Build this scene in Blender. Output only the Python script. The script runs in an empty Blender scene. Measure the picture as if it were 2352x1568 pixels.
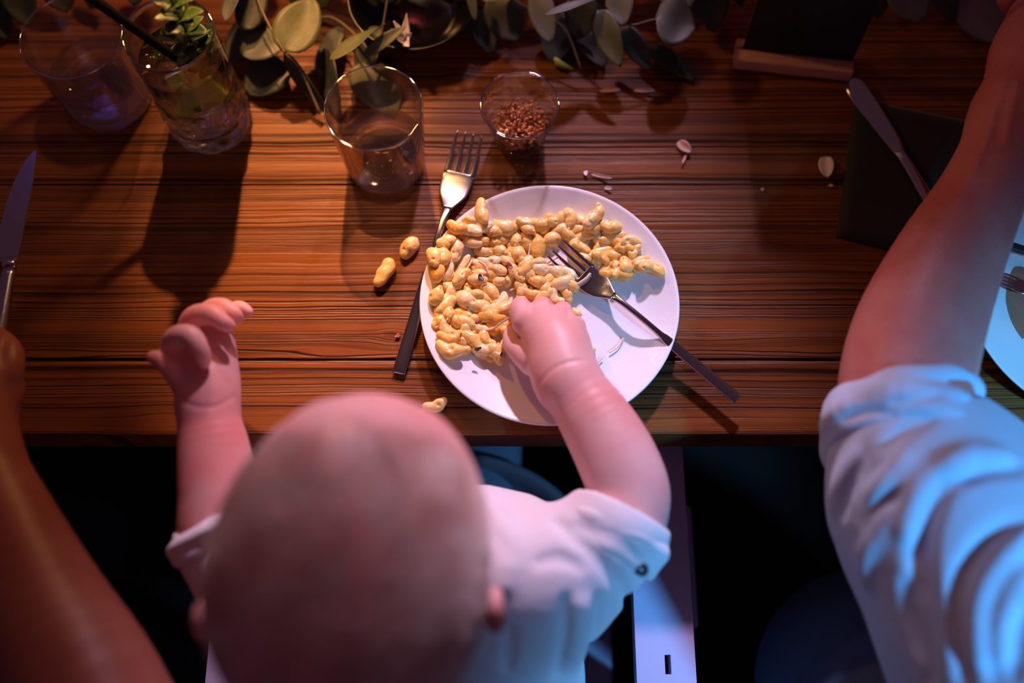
import bpy, bmesh, math, random
import numpy as np
from mathutils import Vector, Matrix

random.seed(7); np.random.seed(7)
SC = bpy.context.scene
COL = SC.collection

# ------------------------------------------------------------------ camera
F = 2287.0; TH = math.radians(20.5); HC = 0.764; TZ = 0.75      # focal length in px, tilt off vertical, height over the table, table height
FW = np.array([0, math.sin(TH), -math.cos(TH)]); UP = np.array([0, math.cos(TH), math.sin(TH)]); RT = np.array([1., 0, 0])
CAMP = np.array([0, 0, TZ + HC])
cam = bpy.data.cameras.new('camera'); camo = bpy.data.objects.new('camera', cam); COL.objects.link(camo)
camo.location = CAMP; camo.rotation_euler = (TH, 0, 0)
cam.sensor_width = 36.0; cam.lens = 36.0 * F / 2352.0; cam.clip_start = 0.02
cam.dof.use_dof = True; cam.dof.focus_distance = 0.812; cam.dof.aperture_fstop = 1.45
SC.camera = camo

# ------------------------------------------------------------------ world, lights, exposure
w = bpy.data.worlds.new('world'); SC.world = w; w.use_nodes = True
w.node_tree.nodes['Background'].inputs[0].default_value = (0.50, 0.20, 0.33, 1)
w.node_tree.nodes['Background'].inputs[1].default_value = 0.085
def area(name, loc, target, size, power, color, caustic=False):
    l = bpy.data.lights.new(name, 'AREA'); l.shape = 'DISK'; l.size = size; l.energy = power; l.color = color
    o = bpy.data.objects.new(name, l); COL.objects.link(o)
    o.location = Vector(loc); o.rotation_euler = (Vector(target) - Vector(loc)).to_track_quat('-Z', 'Y').to_euler()
    if caustic: l.cycles.is_caustics_light = True
    return o
def spot(name, loc, target, size, power, color, angle, blend=1.0):
    l = bpy.data.lights.new(name, 'SPOT'); l.shadow_soft_size = size; l.energy = power; l.color = color
    l.spot_size = math.radians(angle); l.spot_blend = blend
    o = bpy.data.objects.new(name, l); COL.objects.link(o)
    o.location = Vector(loc); o.rotation_euler = (Vector(target) - Vector(loc)).to_track_quat('-Z', 'Y').to_euler()
    return o
pl_ = spot('table_lamp_light', (-0.23, 0.70, TZ + 0.30), (-0.19, 0.50, TZ), 0.014, 2.8, (1.0, 0.45, 0.14), 150, .7)
pl_.data.cycles.is_caustics_light = True
spot('warm_back_spot', (-0.20, 1.50, TZ + 1.10), (-0.182, 0.395, TZ), 0.02, 205.0, (1.0, 0.44, 0.16), 13.0)
spot('pink_stage_spot', (0.20, 1.75, TZ + 1.02), (0.0, 0.097, TZ + .0), 0.05, 146.0, (1.0, 0.69, 1.0), 18, .6)
spot('blue_stage_spot', (1.25, -0.75, TZ + 1.40), (0.45, -0.04, TZ + .1), 0.08, 430.0, (0.10, 0.42, .86), 22, 1.0)
spot('red_stage_light', (-0.2, 1.9, TZ + 1.3), (0.0, 0.3, TZ + .1), 0.04, 5.0, (1.0, 0.12, 0.14), 60)
area('violet_back_light', (-1.1, 1.8, TZ + 1.3), (-0.1, 0.4, TZ), 0.22, .25, (0.22, 0.12, 1.0))
for i, (bx, by, bz) in enumerate([(-.31, 1.12, 1.10), (-.24, 1.16, 1.06), (-.19, 1.20, 1.12), (-.12, 1.13, 1.09), (-.55, 1.25, 1.15), (-.62, 1.32, 1.22), (.10, 1.42, 1.30), (.50, 1.60, 1.35)]):
    l = bpy.data.lights.new('festoon_bulb', 'POINT'); l.energy = .15; l.color = (1.0, .62, .28); l.shadow_soft_size = .009
    o = bpy.data.objects.new('festoon_bulb', l); COL.objects.link(o); o.location = (bx, by, TZ + bz)
for o in COL.objects:
    if o.type == 'LIGHT' and o.name.startswith(('table', 'warm', 'pink')): o.data.cycles.is_caustics_light = True
SC.view_settings.view_transform = 'Standard'; SC.view_settings.look = 'None'
SC.view_settings.exposure = 0.0; SC.view_settings.gamma = 1.0; SC.view_settings.use_curve_mapping = False
try:
    SC.cycles.use_denoising = True; SC.cycles.denoiser = 'OPENIMAGEDENOISE'
    SC.cycles.sample_clamp_indirect = 4.0; SC.cycles.max_bounces = 14; SC.cycles.transmission_bounces = 12
    SC.cycles.transparent_max_bounces = 16
except Exception: pass

# ------------------------------------------------------------------ point helpers
def P(px, py, h):
    """the world point at height h over the table that lies on the photograph's pixel"""
    d = FW * F + RT * (px - 1176.0) + UP * (784.0 - py)
    t = (TZ + h - CAMP[2]) / d[2]
    return CAMP + d * t
def depth(p): return float(np.dot(np.asarray(p) - CAMP, FW))
def rad(rpx, p): return rpx * depth(p) / F
def tag(o, label=None, cat=None, group=None, kind=None):
    if label: o['label'] = label
    if cat: o['category'] = cat
    if group: o['group'] = group
    if kind: o['kind'] = kind
    return o
def empty(name, loc, label=None, cat=None, group=None, rz=0):
    o = bpy.data.objects.new(name, None); COL.objects.link(o); o.location = Vector(loc); o.rotation_euler = (0, 0, rz)
    o.empty_display_size = 0.02
    return tag(o, label, cat, group)
def link(name, me, mat=None, parent=None, loc=None, rot=None, world=True):
    o = bpy.data.objects.new(name, me); COL.objects.link(o)
    if mat is not None and not me.materials: me.materials.append(mat)
    if loc is not None: o.location = Vector(loc)
    if rot is not None: o.rotation_euler = rot
    if parent is not None:
        o.parent = parent
        if world:   # mesh is given in world coordinates
            o.matrix_parent_inverse = Matrix.LocRotScale(parent.location, parent.rotation_euler, None).inverted()
    return o
def mesh(verts, faces, smooth=True):
    me = bpy.data.meshes.new('m'); me.from_pydata([tuple(map(float, v)) for v in verts], [], [tuple(map(int, f)) for f in faces])
    me.update()
    if smooth:
        me.polygons.foreach_set('use_smooth', [True] * len(me.polygons))
    return me
def fastmesh(V, Q):
    me = bpy.data.meshes.new('m'); n = len(V); m = len(Q)
    me.vertices.add(n); me.vertices.foreach_set('co', V.astype(np.float32).ravel())
    me.loops.add(4 * m); me.loops.foreach_set('vertex_index', Q.astype(np.int32).ravel())
    me.polygons.add(m); me.polygons.foreach_set('loop_start', np.arange(0, 4 * m, 4, dtype=np.int32))
    me.polygons.foreach_set('use_smooth', np.ones(m, dtype=bool)); me.update(calc_edges=True); me.validate()
    return me
def box(bm, lo, hi, bev=0.0, mat=None):
    g = bmesh.ops.create_cube(bm, size=1.0)
    c = [(a + b) / 2 for a, b in zip(lo, hi)]; s = [abs(b - a) for a, b in zip(lo, hi)]
    M = Matrix.Translation(c) @ Matrix.Diagonal((*s, 1))
    if mat is not None: M = mat @ M
    bmesh.ops.transform(bm, matrix=M, verts=g['verts'])
    if bev > 0:
        es = list({e for v in g['verts'] for e in v.link_edges})
        bmesh.ops.bevel(bm, geom=es, offset=bev, segments=2, affect='EDGES', profile=0.6)
def bm2me(bm, smooth=False):
    me = bpy.data.meshes.new('m'); bm.to_mesh(me); bm.free()
    if smooth: me.polygons.foreach_set('use_smooth', [True] * len(me.polygons))
    return me
def lathe(prof, seg=96, fn=None):
    """closed profile of (r, z) turned about z; points with r=0 close the pole"""
    V = []; rings = []
    for (r, z) in prof:
        if r < 1e-6: rings.append([len(V)]); V.append((0, 0, z))
        else:
            ids = []
            for i in range(seg):
                a = 2 * math.pi * i / seg
                rr = r if fn is None else fn(r, z, a)
                ids.append(len(V)); V.append((rr * math.cos(a), rr * math.sin(a), z))
            rings.append(ids)
    Fc = []
    for A, B in zip(rings[:-1], rings[1:]):
        for i in range(seg):
            j = (i + 1) % seg
            if len(A) == 1 and len(B) == 1: continue
            if len(A) == 1: Fc.append((A[0], B[j], B[i]))
            elif len(B) == 1: Fc.append((A[i], A[j], B[0]))
            else: Fc.append((A[i], A[j], B[j], B[i]))
    me = mesh(V, Fc)
    bm = bmesh.new(); bm.from_mesh(me); bmesh.ops.recalc_face_normals(bm, faces=bm.faces); bm.to_mesh(me); bm.free()
    return me
def catmull(pts, n=6):
    pts = [np.asarray(p, float) for p in pts]
    if len(pts) < 3: return [pts[0] + (pts[-1] - pts[0]) * i / n for i in range(n + 1)]
    out = []
    for i in range(len(pts) - 1):
        p0 = pts[max(i - 1, 0)]; p1 = pts[i]; p2 = pts[i + 1]; p3 = pts[min(i + 2, len(pts) - 1)]
        for k in range(n):
            t = k / n
            out.append(0.5 * ((2 * p1) + (-p0 + p2) * t + (2 * p0 - 5 * p1 + 4 * p2 - p3) * t * t + (-p0 + 3 * p1 - 3 * p2 + p3) * t ** 3))
    out.append(pts[-1]); return out
def tube(pts, r, seg=8, cap=True, V=None, Fc=None):
    """round tube along points; r number or list"""
    V = [] if V is None else V; Fc = [] if Fc is None else Fc
    pts = [np.asarray(p, float) for p in pts]; n = len(pts)
    rr = r if hasattr(r, '__len__') else [r] * n
    up = np.array([0.13, 0.21, 0.97]); base = len(V)
    for i, p in enumerate(pts):
        t = pts[min(i + 1, n - 1)] - pts[max(i - 1, 0)]; t /= (np.linalg.norm(t) + 1e-12)
        a = np.cross(t, up)
        if np.linalg.norm(a) < 1e-3: a = np.cross(t, [1, 0, 0])
        a /= np.linalg.norm(a); b = np.cross(t, a)
        for k in range(seg):
            g = 2 * math.pi * k / seg; V.append(p + rr[i] * (a * math.cos(g) + b * math.sin(g)))
    for i in range(n - 1):
        for k in range(seg):
            j = (k + 1) % seg; o = base + i * seg
            Fc.append((o + k, o + j, o + seg + j, o + seg + k))
    if cap:
        Fc.append(tuple(base + k for k in range(seg))[::-1]); Fc.append(tuple(base + (n - 1) * seg + k for k in range(seg)))
    return V, Fc

# ------------------------------------------------------------------ implicit surfaces for bodies, cloth and food
def smin(a, b, k):
    if k <= 0: return np.minimum(a, b)
    h = np.maximum(k - np.abs(a - b), 0) / k
    return np.minimum(a, b) - h * h * k * 0.25
class Field:
    def __init__(self): self.ops = []
    def add(self, lo, hi, fn, k=0.004, op=1): self.ops.append((np.asarray(lo, float), np.asarray(hi, float), fn, k, op)); return self
    def limb(self, pts, radii, k=0.004, op=1, n=5):
        pr = catmull([np.append(p, r) for p, r in zip(pts, radii)], n)
        A = np.array(pr); lo = (A[:, :3] - A[:, 3:]).min(0); hi = (A[:, :3] + A[:, 3:]).max(0)
        def fn(X, Y, Z):
            d = None
            for a, b in zip(A[:-1], A[1:]):
                ab = b[:3] - a[:3]; L = float(ab @ ab) + 1e-12
                x = X - a[0]; y = Y - a[1]; z = Z - a[2]
                t = np.clip((x * ab[0] + y * ab[1] + z * ab[2]) / L, 0, 1)
                q = np.sqrt((x - t * ab[0]) ** 2 + (y - t * ab[1]) ** 2 + (z - t * ab[2]) ** 2) - (a[3] + t * (b[3] - a[3]))
                d = q if d is None else np.minimum(d, q)
            return d
        return self.add(lo, hi, fn, k, op)
    def px(self, spec, k=0.004, op=1, n=5):
        pts = [P(a, b, h) for a, b, h, r in spec]
        return self.limb(pts, [rad(s[3], p) for s, p in zip(spec, pts)], k, op, n)
    def ell(self, c, r, k=0.004, op=1, R=None):
        c = np.asarray(c, float); r = np.asarray(r, float); m = r.max()
        Rm = np.eye(3) if R is None else np.array(R.to_matrix().transposed())
        def fn(X, Y, Z):
            x = X - c[0]; y = Y - c[1]; z = Z - c[2]
            u = [(Rm[i, 0] * x + Rm[i, 1] * y + Rm[i, 2] * z) for i in range(3)]
            k0 = np.sqrt(sum((u[i] / r[i]) ** 2 for i in range(3))) + 1e-9
            k1 = np.sqrt(sum((u[i] / r[i] ** 2) ** 2 for i in range(3))) + 1e-9
            return k0 * (k0 - 1) / k1
        return self.add(c - m, c + m, fn, k, op)
    def eval(self, Q):
        X, Y, Z = Q[:, 0], Q[:, 1], Q[:, 2]; d = np.full(len(Q), 1e3)
        for lo, hi, fn, k, op in self.ops:
            e = fn(X, Y, Z)
            d = smin(d, e, k) if op > 0 else -smin(-d, e, k)
        return d
    def hit(self, pix):
        """where the photograph's pixel rays meet the surface"""
        D = np.array([FW * F + RT * (a - 1176.0) + UP * (784.0 - b) for a, b in pix]); D /= np.linalg.norm(D, axis=1)[:, None]
        T = np.full(len(D), 0.25)
        for _ in range(90):
            T += np.clip(self.eval(CAMP + D * T[:, None]), -0.01, 0.05) * 0.8
            T = np.minimum(T, 1.4)
        return CAMP + D * T[:, None], D, T < 1.39
    def stroke(self, pix, rpx, depthf=0.35, k=0.006, groove=True):
        """a groove (or ridge) drawn on the surface along pixels"""
        pp = [np.array(q) for q in catmull([np.array(q, float) for q in pix], 5)]
        H, D, ok = self.hit(pp); n = len(pp)
        pts = []; rr = []
        for i in range(n):
            if not ok[i]: continue
            r = rad(rpx, H[i]) * math.sin(math.pi * min(max((i + .6) / n, 0.04), .96)) ** 0.5
            pts.append(H[i] - D[i] * (r * (1 - 2 * depthf) if groove else -r * (1 - depthf))); rr.append(r)
        if len(pts) > 1: self.limb(pts, rr, k, -1 if groove else 1, n=1)
        return self
    def bake(self, vox, pad=0.006, clip=None, smooth=2):
        lo = np.min([o[0] for o in self.ops if o[4] > 0], 0) - pad; hi = np.max([o[1] for o in self.ops if o[4] > 0], 0) + pad
        if clip is not None: lo = np.maximum(lo, clip[0]); hi = np.minimum(hi, clip[1])
        N = np.ceil((hi - lo) / vox).astype(int) + 1
        ax = [(lo[i] + vox * np.arange(N[i])).astype(np.float32) for i in range(3)]
        G = np.full(N, 1.0, np.float32)
        for a, b, fn, k, op in self.ops:
            s = []
            for i in range(3):
                i0 = max(int((a[i] - k - 3 * vox - lo[i]) / vox), 0); i1 = min(int((b[i] + k + 3 * vox - lo[i]) / vox) + 2, N[i])
                s.append(slice(i0, i1))
            if any(q.start >= q.stop for q in s): continue
            e = fn(ax[0][s[0]][:, None, None], ax[1][s[1]][None, :, None], ax[2][s[2]][None, None, :]).astype(np.float32)
            g = G[s[0], s[1], s[2]]
            G[s[0], s[1], s[2]] = smin(g, e, k) if op > 0 else -smin(-g, e, k)
        for i in range(3):   # close the surface at the border of the grid
            q = [slice(None)] * 3
            for e in (0, -1): q[i] = e; G[tuple(q)] = np.maximum(G[tuple(q)], 0.5 * vox)
        V, Q = nets(G)
        for _ in range(smooth):
            S_ = np.zeros_like(V); c_ = np.zeros(len(V))
            for i in range(4):
                for j in (1, 3): 
                    np.add.at(S_, Q[:, i], V[Q[:, (i + j) % 4]]); np.add.at(c_, Q[:, i], 1)
            V = V * .4 + .6 * S_ / c_[:, None]
        return fastmesh(V * vox + lo, Q)
def nets(G):
    S = G < 0
    c = np.zeros(tuple(n - 1 for n in G.shape), np.uint8)
    for i in (0, 1):
        for j in (0, 1):
            for k in (0, 1): c += S[i:S.shape[0] - 1 + i, j:S.shape[1] - 1 + j, k:S.shape[2] - 1 + k]
    I = np.argwhere((c > 0) & (c < 8)); idx = np.full(c.shape, -1, np.int32); idx[I[:, 0], I[:, 1], I[:, 2]] = np.arange(len(I))
    cor = [(i, j, k) for i in (0, 1) for j in (0, 1) for k in (0, 1)]
    val = {q: G[I[:, 0] + q[0], I[:, 1] + q[1], I[:, 2] + q[2]] for q in cor}
    acc = np.zeros((len(I), 3)); cnt = np.zeros(len(I))
    for q in cor:
        for ax in range(3):
            if q[ax]: continue
            p = list(q); p[ax] = 1; a = val[q]; b = val[tuple(p)]
            m = (a < 0) != (b < 0); t = np.where(m, a / np.where(m, a - b, 1), 0)
            v = np.array(q, float)[None, :].repeat(len(I), 0); v[:, ax] += t
            acc += v * m[:, None]; cnt += m
    V = I + acc / cnt[:, None]
    Q = []
    for ax in range(3):
        o1, o2 = [(1, 2), (2, 0), (0, 1)][ax]
        s0 = [slice(None)] * 3; s1 = [slice(None)] * 3; s0[ax] = slice(0, -1); s1[ax] = slice(1, None)
        A = S[tuple(s0)]; B = S[tuple(s1)]; E = np.argwhere(A != B)
        E = E[(E[:, o1] > 0) & (E[:, o2] > 0) & (E[:, o1] < G.shape[o1] - 1) & (E[:, o2] < G.shape[o2] - 1)]
        def at(d1, d2):
            q = E.copy(); q[:, o1] += d1; q[:, o2] += d2; return idx[q[:, 0], q[:, 1], q[:, 2]]
        quad = np.stack([at(-1, -1), at(0, -1), at(0, 0), at(-1, 0)], 1)
        flip = ~A[E[:, 0], E[:, 1], E[:, 2]]
        quad[flip] = quad[flip][:, ::-1]; Q.append(quad)
    Q = np.concatenate(Q); return V, Q[(Q >= 0).all(1)]

# ------------------------------------------------------------------ materials
class NT:
    def __init__(self, name):
        self.m = bpy.data.materials.new(name); self.m.use_nodes = True; self.t = self.m.node_tree
        self.b = self.t.nodes['Principled BSDF']; self.out = self.t.nodes['Material Output']
    def n(self, typ, **kw):
        nd = self.t.nodes.new(typ)
        for k, v in kw.items():
            if k.startswith('i_'):
                key = k[2:]; key = int(key) if key.isdigit() else key
                self.set(nd.inputs[key], v)
            else: setattr(nd, k, v)
        return nd
    def set(self, sock, v):
        if hasattr(v, 'is_output') or isinstance(v, bpy.types.NodeSocket): self.t.links.new(v, sock)
        elif isinstance(v, bpy.types.Node): self.t.links.new(v.outputs[0], sock)
        else: sock.default_value = v
    def math(self, op, a, b=None, c=None, clamp=False):
        nd = self.t.nodes.new('ShaderNodeMath'); nd.operation = op; nd.use_clamp = clamp
        self.set(nd.inputs[0], a)
        if b is not None: self.set(nd.inputs[1], b)
        if c is not None: self.set(nd.inputs[2], c)
        return nd.outputs[0]
    def ramp(self, fac, stops, interp='LINEAR'):
        nd = self.t.nodes.new('ShaderNodeValToRGB'); cr = nd.color_ramp; cr.interpolation = interp
        while len(cr.elements) < len(stops): cr.elements.new(0.5)
        for e, (p, c) in zip(cr.elements, stops):
            e.position = p; e.color = (*c, 1) if hasattr(c, '__len__') else (c, c, c, 1)
        self.set(nd.inputs[0], fac); return nd.outputs[0]
    def mix(self, fac, a, b, blend='MIX'):
        nd = self.t.nodes.new('ShaderNodeMix'); nd.data_type = 'RGBA'; nd.blend_type = blend
        self.set(nd.inputs[0], fac); self.set(nd.inputs[6], a if not isinstance(a, tuple) else (*a[:3], 1)); self.set(nd.inputs[7], b if not isinstance(b, tuple) else (*b[:3], 1))
        return nd.outputs[2]
    def noise(self, vec, scale, detail=3, rough=0.5, dim='3D', w=None):
        nd = self.t.nodes.new('ShaderNodeTexNoise'); nd.noise_dimensions = dim
        if dim != '1D': self.set(nd.inputs['Vector'], vec)
        if w is not None: self.set(nd.inputs['W'], w)
        nd.inputs['Scale'].default_value = scale; nd.inputs['Detail'].default_value = detail; nd.inputs['Roughness'].default_value = rough
        return nd.outputs[0]
    def bump(self, h, strength, dist):
        nd = self.t.nodes.new('ShaderNodeBump'); self.set(nd.inputs['Height'], h)
        nd.inputs['Strength'].default_value = strength; nd.inputs['Distance'].default_value = dist
        self.t.links.new(nd.outputs[0], self.b.inputs['Normal']); return nd
    def coord(self): return self.n('ShaderNodeTexCoord').outputs['Object']
    def P(self, **kw):
        for k, v in kw.items(): self.set(self.b.inputs[k.replace('_', ' ')], v)
        return self
def simple(name, col, rough=0.5, metal=0.0, **kw):
    t = NT(name); t.P(Base_Color=(*col, 1), Roughness=rough, Metallic=metal)
    for k, v in kw.items(): t.set(t.b.inputs[k.replace('_', ' ')], v)
    return t.m
def wood(name, seed, freq, knots, tint=0.60):
    t = NT(name); co = t.coord()
    sx = t.n('ShaderNodeSeparateXYZ', i_0=co); x, y = sx.outputs[0], sx.outputs[1]
    cw = t.n('ShaderNodeCombineXYZ', i_0=t.math('MULTIPLY', x, 2.2), i_1=t.math('MULTIPLY', y, 9.0), i_2=float(seed))
    warp = t.math('MULTIPLY', t.math('SUBTRACT', t.noise(cw, 1.0, 3, 0.45), 0.5), 0.014)
    v = t.math('ADD', y, warp)
    for (kx, ky, a, b, K) in knots:
        dx = t.math('SUBTRACT', x, float(kx)); dy = t.math('SUBTRACT', y, float(ky))
        q = t.math('ADD', t.math('POWER', t.math('DIVIDE', dx, a), 2.0), t.math('POWER', t.math('DIVIDE', dy, b), 2.0))
        g = t.math('EXPONENT', t.math('MULTIPLY', q, -1.0))
        v = t.math('SUBTRACT', v, t.math('MULTIPLY', t.math('MULTIPLY', dy, g), K))
    fine = t.noise(t.n('ShaderNodeCombineXYZ', i_0=t.math('MULTIPLY', x, 9.0), i_1=t.math('MULTIPLY', y, 60.0), i_2=float(seed) + 2), 1.0, 2, 0.5)
    v = t.math('ADD', v, t.math('MULTIPLY', t.math('SUBTRACT', fine, 0.5), 0.0030))
    w1 = t.math('MULTIPLY', t.noise(None, 1.0, 2, 0.5, '1D', w=t.math('ADD', t.math('MULTIPLY', v, 30.0), float(seed))), 13.0)
    zone = t.ramp(t.noise(None, 1.0, 1, 0.5, '1D', w=t.math('ADD', t.math('MULTIPLY', v, 34.0), float(seed) + 50.0)), [(0.36, 0.45), (0.52, 1.0)])
    s = t.math('ADD', t.math('MULTIPLY', v, float(freq)), w1)
    fr = t.math('FRACT', s); fl = t.math('FLOOR', s)
    wn = t.n('ShaderNodeTexWhiteNoise', noise_dimensions='1D'); t.set(wn.inputs['W'], fl)
    line = t.ramp(fr, [(0.0, 0.30), (0.08, 0.0), (0.48, 0.10), (0.70, 0.45), (0.82, 1.0), (0.93, 0.95), (1.0, 0.30)])
    line = t.math('MULTIPLY', line, t.math('ADD', t.math('MULTIPLY', wn.outputs[0], 0.70), 0.30))
    alo = t.noise(t.n('ShaderNodeCombineXYZ', i_0=t.math('MULTIPLY', x, 7.0), i_1=t.math('MULTIPLY', v, 220.0), i_2=float(seed) + 7), 1.0, 2, 0.5)
    line = t.math('MULTIPLY', t.math('MULTIPLY', line, zone), t.ramp(alo, [(0.28, 0.55), (0.52, 1.0)]))
    fib = t.noise(t.n('ShaderNodeCombineXYZ', i_0=t.math('MULTIPLY', x, 14.0), i_1=t.math('MULTIPLY', v, 900.0), i_2=float(seed)), 1.0, 3, 0.6)
    big = t.noise(t.n('ShaderNodeCombineXYZ', i_0=t.math('MULTIPLY', x, 3.0), i_1=t.math('MULTIPLY', v, 26.0), i_2=float(seed) + 4), 1.0, 3, 0.55)
    streak = t.noise(t.n('ShaderNodeCombineXYZ', i_0=t.math('MULTIPLY', x, 1.3), i_1=t.math('MULTIPLY', v, 160.0), i_2=float(seed) + 9), 1.0, 2, 0.5)
    f = t.math('ADD', t.math('MULTIPLY', line, 1.05), t.math('MULTIPLY', t.math('SUBTRACT', big, 0.46), 0.9))
    f = t.math('ADD', f, t.math('MULTIPLY', t.math('SUBTRACT', fib, 0.5), 0.45))
    f = t.math('ADD', f, t.math('MULTIPLY', t.math('SUBTRACT', streak, 0.5), 0.55), clamp=True)
    c = t.ramp(f, [(0.0, (0.36 * tint, 0.120 * tint, 0.034 * tint)), (0.25, (0.20 * tint, 0.060 * tint, 0.016 * tint)), (0.55, (0.098 * tint, 0.028 * tint, 0.008 * tint)), (1.0, (0.026 * tint, 0.007 * tint, 0.003))])
    hgt = t.math('ADD', t.math('MULTIPLY', line, 1.0), t.math('MULTIPLY', fib, 0.35))
    t.P(Base_Color=c, Roughness=t.math('ADD', 0.38, t.math('MULTIPLY', f, 0.25))); t.b.inputs['Specular IOR Level'].default_value = 0.20
    t.b.inputs['Anisotropic'].default_value = 0.75; t.set(t.b.inputs['Tangent'], t.n('ShaderNodeCombineXYZ', i_0=1.0))
    t.bump(t.math('MULTIPLY', hgt, -1.0), 0.85, 0.0007)
    return t.m
def skin(name, base, red, scale=18, freckle=False, sss=0.22):
    t = NT(name); co = t.coord()
    a = t.noise(co, scale, 3, 0.55); b = t.noise(co, scale * 6, 3, 0.6)
    c = t.mix(t.ramp(a, [(0.38, 0.0), (0.68, 0.75)]), base, red)
    if freckle:
        vo = t.n('ShaderNodeTexVoronoi', i_Scale=260.0); t.set(vo.inputs['Vector'], co)
        f = t.math('MULTIPLY', t.ramp(vo.outputs[0], [(0.10, 1.0), (0.26, 0.0)]), t.ramp(b, [(0.46, 0.0), (0.62, 0.8)]))
        c = t.mix(f, c, (red[0] * 0.45, red[1] * 0.35, red[2] * 0.35))
    t.P(Base_Color=c, Roughness=0.46); t.b.inputs['Subsurface Weight'].default_value = sss
    t.b.inputs['Subsurface Radius'].default_value = (1.0, 0.28, 0.16); t.b.inputs['Subsurface Scale'].default_value = 0.008
    t.b.inputs['Specular IOR Level'].default_value = 0.4
    t.bump(t.noise(co, 420, 3, 0.6), 0.12, 0.0006); return t.m
def cloth(name, col, scale=1400, rough=0.85, wr=0.5):
    t = NT(name); co = t.coord()
    wv = t.noise(co, scale, 2, 0.5); wr_ = t.noise(co, 26, 4, 0.5)
    t.P(Base_Color=t.mix(wv, (col[0] * .88, col[1] * .88, col[2] * .88), col), Roughness=rough)
    t.b.inputs['Sheen Weight'].default_value = 0.15
    t.bump(t.math('ADD', t.math('MULTIPLY', wv, 0.06), wr_), wr, 0.004); return t.m
def glass(name, col=(1, 1, 1), ior=1.48, rough=0.0, alpha=1.0):
    t = NT(name); t.P(Alpha=alpha, Base_Color=(*col, 1), Roughness=rough); t.b.inputs['Transmission Weight'].default_value = 1.0; t.b.inputs['IOR'].default_value = ior
    return t.m
def thin_glass(name, base=.08):
    t = NT(name); t.t.nodes.remove(t.b)
    tr = t.n('ShaderNodeBsdfTransparent'); tr.inputs[0].default_value = (.975, .98, .975, 1); gl = t.n('ShaderNodeBsdfGlossy'); gl.inputs['Roughness'].default_value = .015
    fr = t.n('ShaderNodeLayerWeight'); fr.inputs[0].default_value = .5; mx = t.n('ShaderNodeMixShader')
    t.set(mx.inputs[0], t.math('ADD', t.math('MULTIPLY', t.math('POWER', fr.outputs['Facing'], 2.3), .80), base)); t.set(mx.inputs[1], tr.outputs[0]); t.set(mx.inputs[2], gl.outputs[0]); t.t.links.new(mx.outputs[0], t.out.inputs[0]); return t.m
M_THIN = thin_glass('thin_glass'); M_RIM = thin_glass('glass_rim', .40); M_GLASS = glass('clear_glass', alpha=.45); M_WATER = glass('water', (0.99, 0.985, 0.97), 1.33, alpha=.5)
M_CRYSTAL = glass('crystal', (0.97, 0.98, 0.96), 1.50, alpha=.85); M_DRINK = glass('mint_drink', (0.90, 0.93, 0.78), 1.34)
M_STEEL = simple('steel', (0.62, 0.60, 0.60), 0.16, 1.0)
M_BABY = skin('baby_skin', (0.78, 0.44, 0.41), (0.74, 0.21, 0.19), 15)
M_MAN = skin('freckled_skin', (0.60, 0.235, 0.205), (0.50, 0.13, 0.12), 22, True, 0.15)
M_WHITE_CLOTH = cloth('white_cotton', (0.80, 0.77, 0.82))
M_BLUE_CLOTH = cloth('pale_blue_cotton', (0.50, 0.64, 0.84), wr=.3)
M_BLACK = simple('black_board', (0.006, 0.006, 0.008), 0.75)

# ================================================================== structure
t = NT('dark_carpet'); co = t.coord()
cc = t.ramp(t.noise(co, 9, 4, 0.6), [(0.5, (0.006, 0.005, 0.005)), (0.62, (0.014, 0.010, 0.006))])
t.P(Base_Color=cc, Roughness=0.95); t.bump(t.noise(co, 300, 2, .5), .3, .002)
bm = bmesh.new(); box(bm, (-2.2, -1.8, -0.05), (2.2, 2.4, 0.0)); tag(link('floor', bm2me(bm), t.m), kind='structure')

# ------------------------------------------------------------------ table
yedge = P(1000, 1000, 0)[1]; y1 = P(1000, 824, 0)[1]; y2 = P(1000, 424, 0)[1]
ys = [yedge, y1, y2, y2 + 0.150, y2 + 0.300, y2 + 0.445, y2 + 0.59]
table = empty('table', (0, (ys[0] + ys[-1]) / 2, 0), 'long dark-stained wooden plank table laid for dinner', 'table')
def kn(px, py, a, b, K): p = P(px, py, 0); return (p[0], p[1], a, b, K)
specs = [(3.3, 250, [kn(1420, 828, .06, .010, .7), kn(700, 826, .08, .006, .8), kn(370, 975, .03, .012, .6)]),
         (11.7, 245, [kn(1420, 806, .045, .013, .95), kn(520, 812, .05, .008, .9), kn(760, 808, .04, .008, .9), kn(120, 815, .05, .007, .8), kn(900, 770, .012, .008, .8), kn(1900, 800, .06, .01, .7)]),
         (27.1, 150, [kn(1045, 183, .012, .010, .95), kn(1480, 330, .15, .01, .5)]), (35.9, 150, []), (41.0, 170, []), (52.0, 150, [])]
for i, (sd, fq, kk) in enumerate(specs):
    bm = bmesh.new(); g = 0.0006
    box(bm, (-0.95, ys[i] + g, TZ - 0.040), (0.95, ys[i + 1] - g, TZ), bev=0.0035 if i == 0 else 0.0009)
    o = link('plank', bm2me(bm), wood('stained_pine', sd, fq, kk), table); o.cycles.is_caustics_receiver = True
bm = bmesh.new()
box(bm, (-.9, ys[0] + .05, TZ - .10), (.9, ys[0] + .075, TZ - .0405)); box(bm, (-.9, ys[-1] - .075, TZ - .10), (.9, ys[-1] - .05, TZ - .0405))
link('apron', bm2me(bm), simple('dark_wood', (0.05, 0.02, 0.01), 0.6), table)
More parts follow.
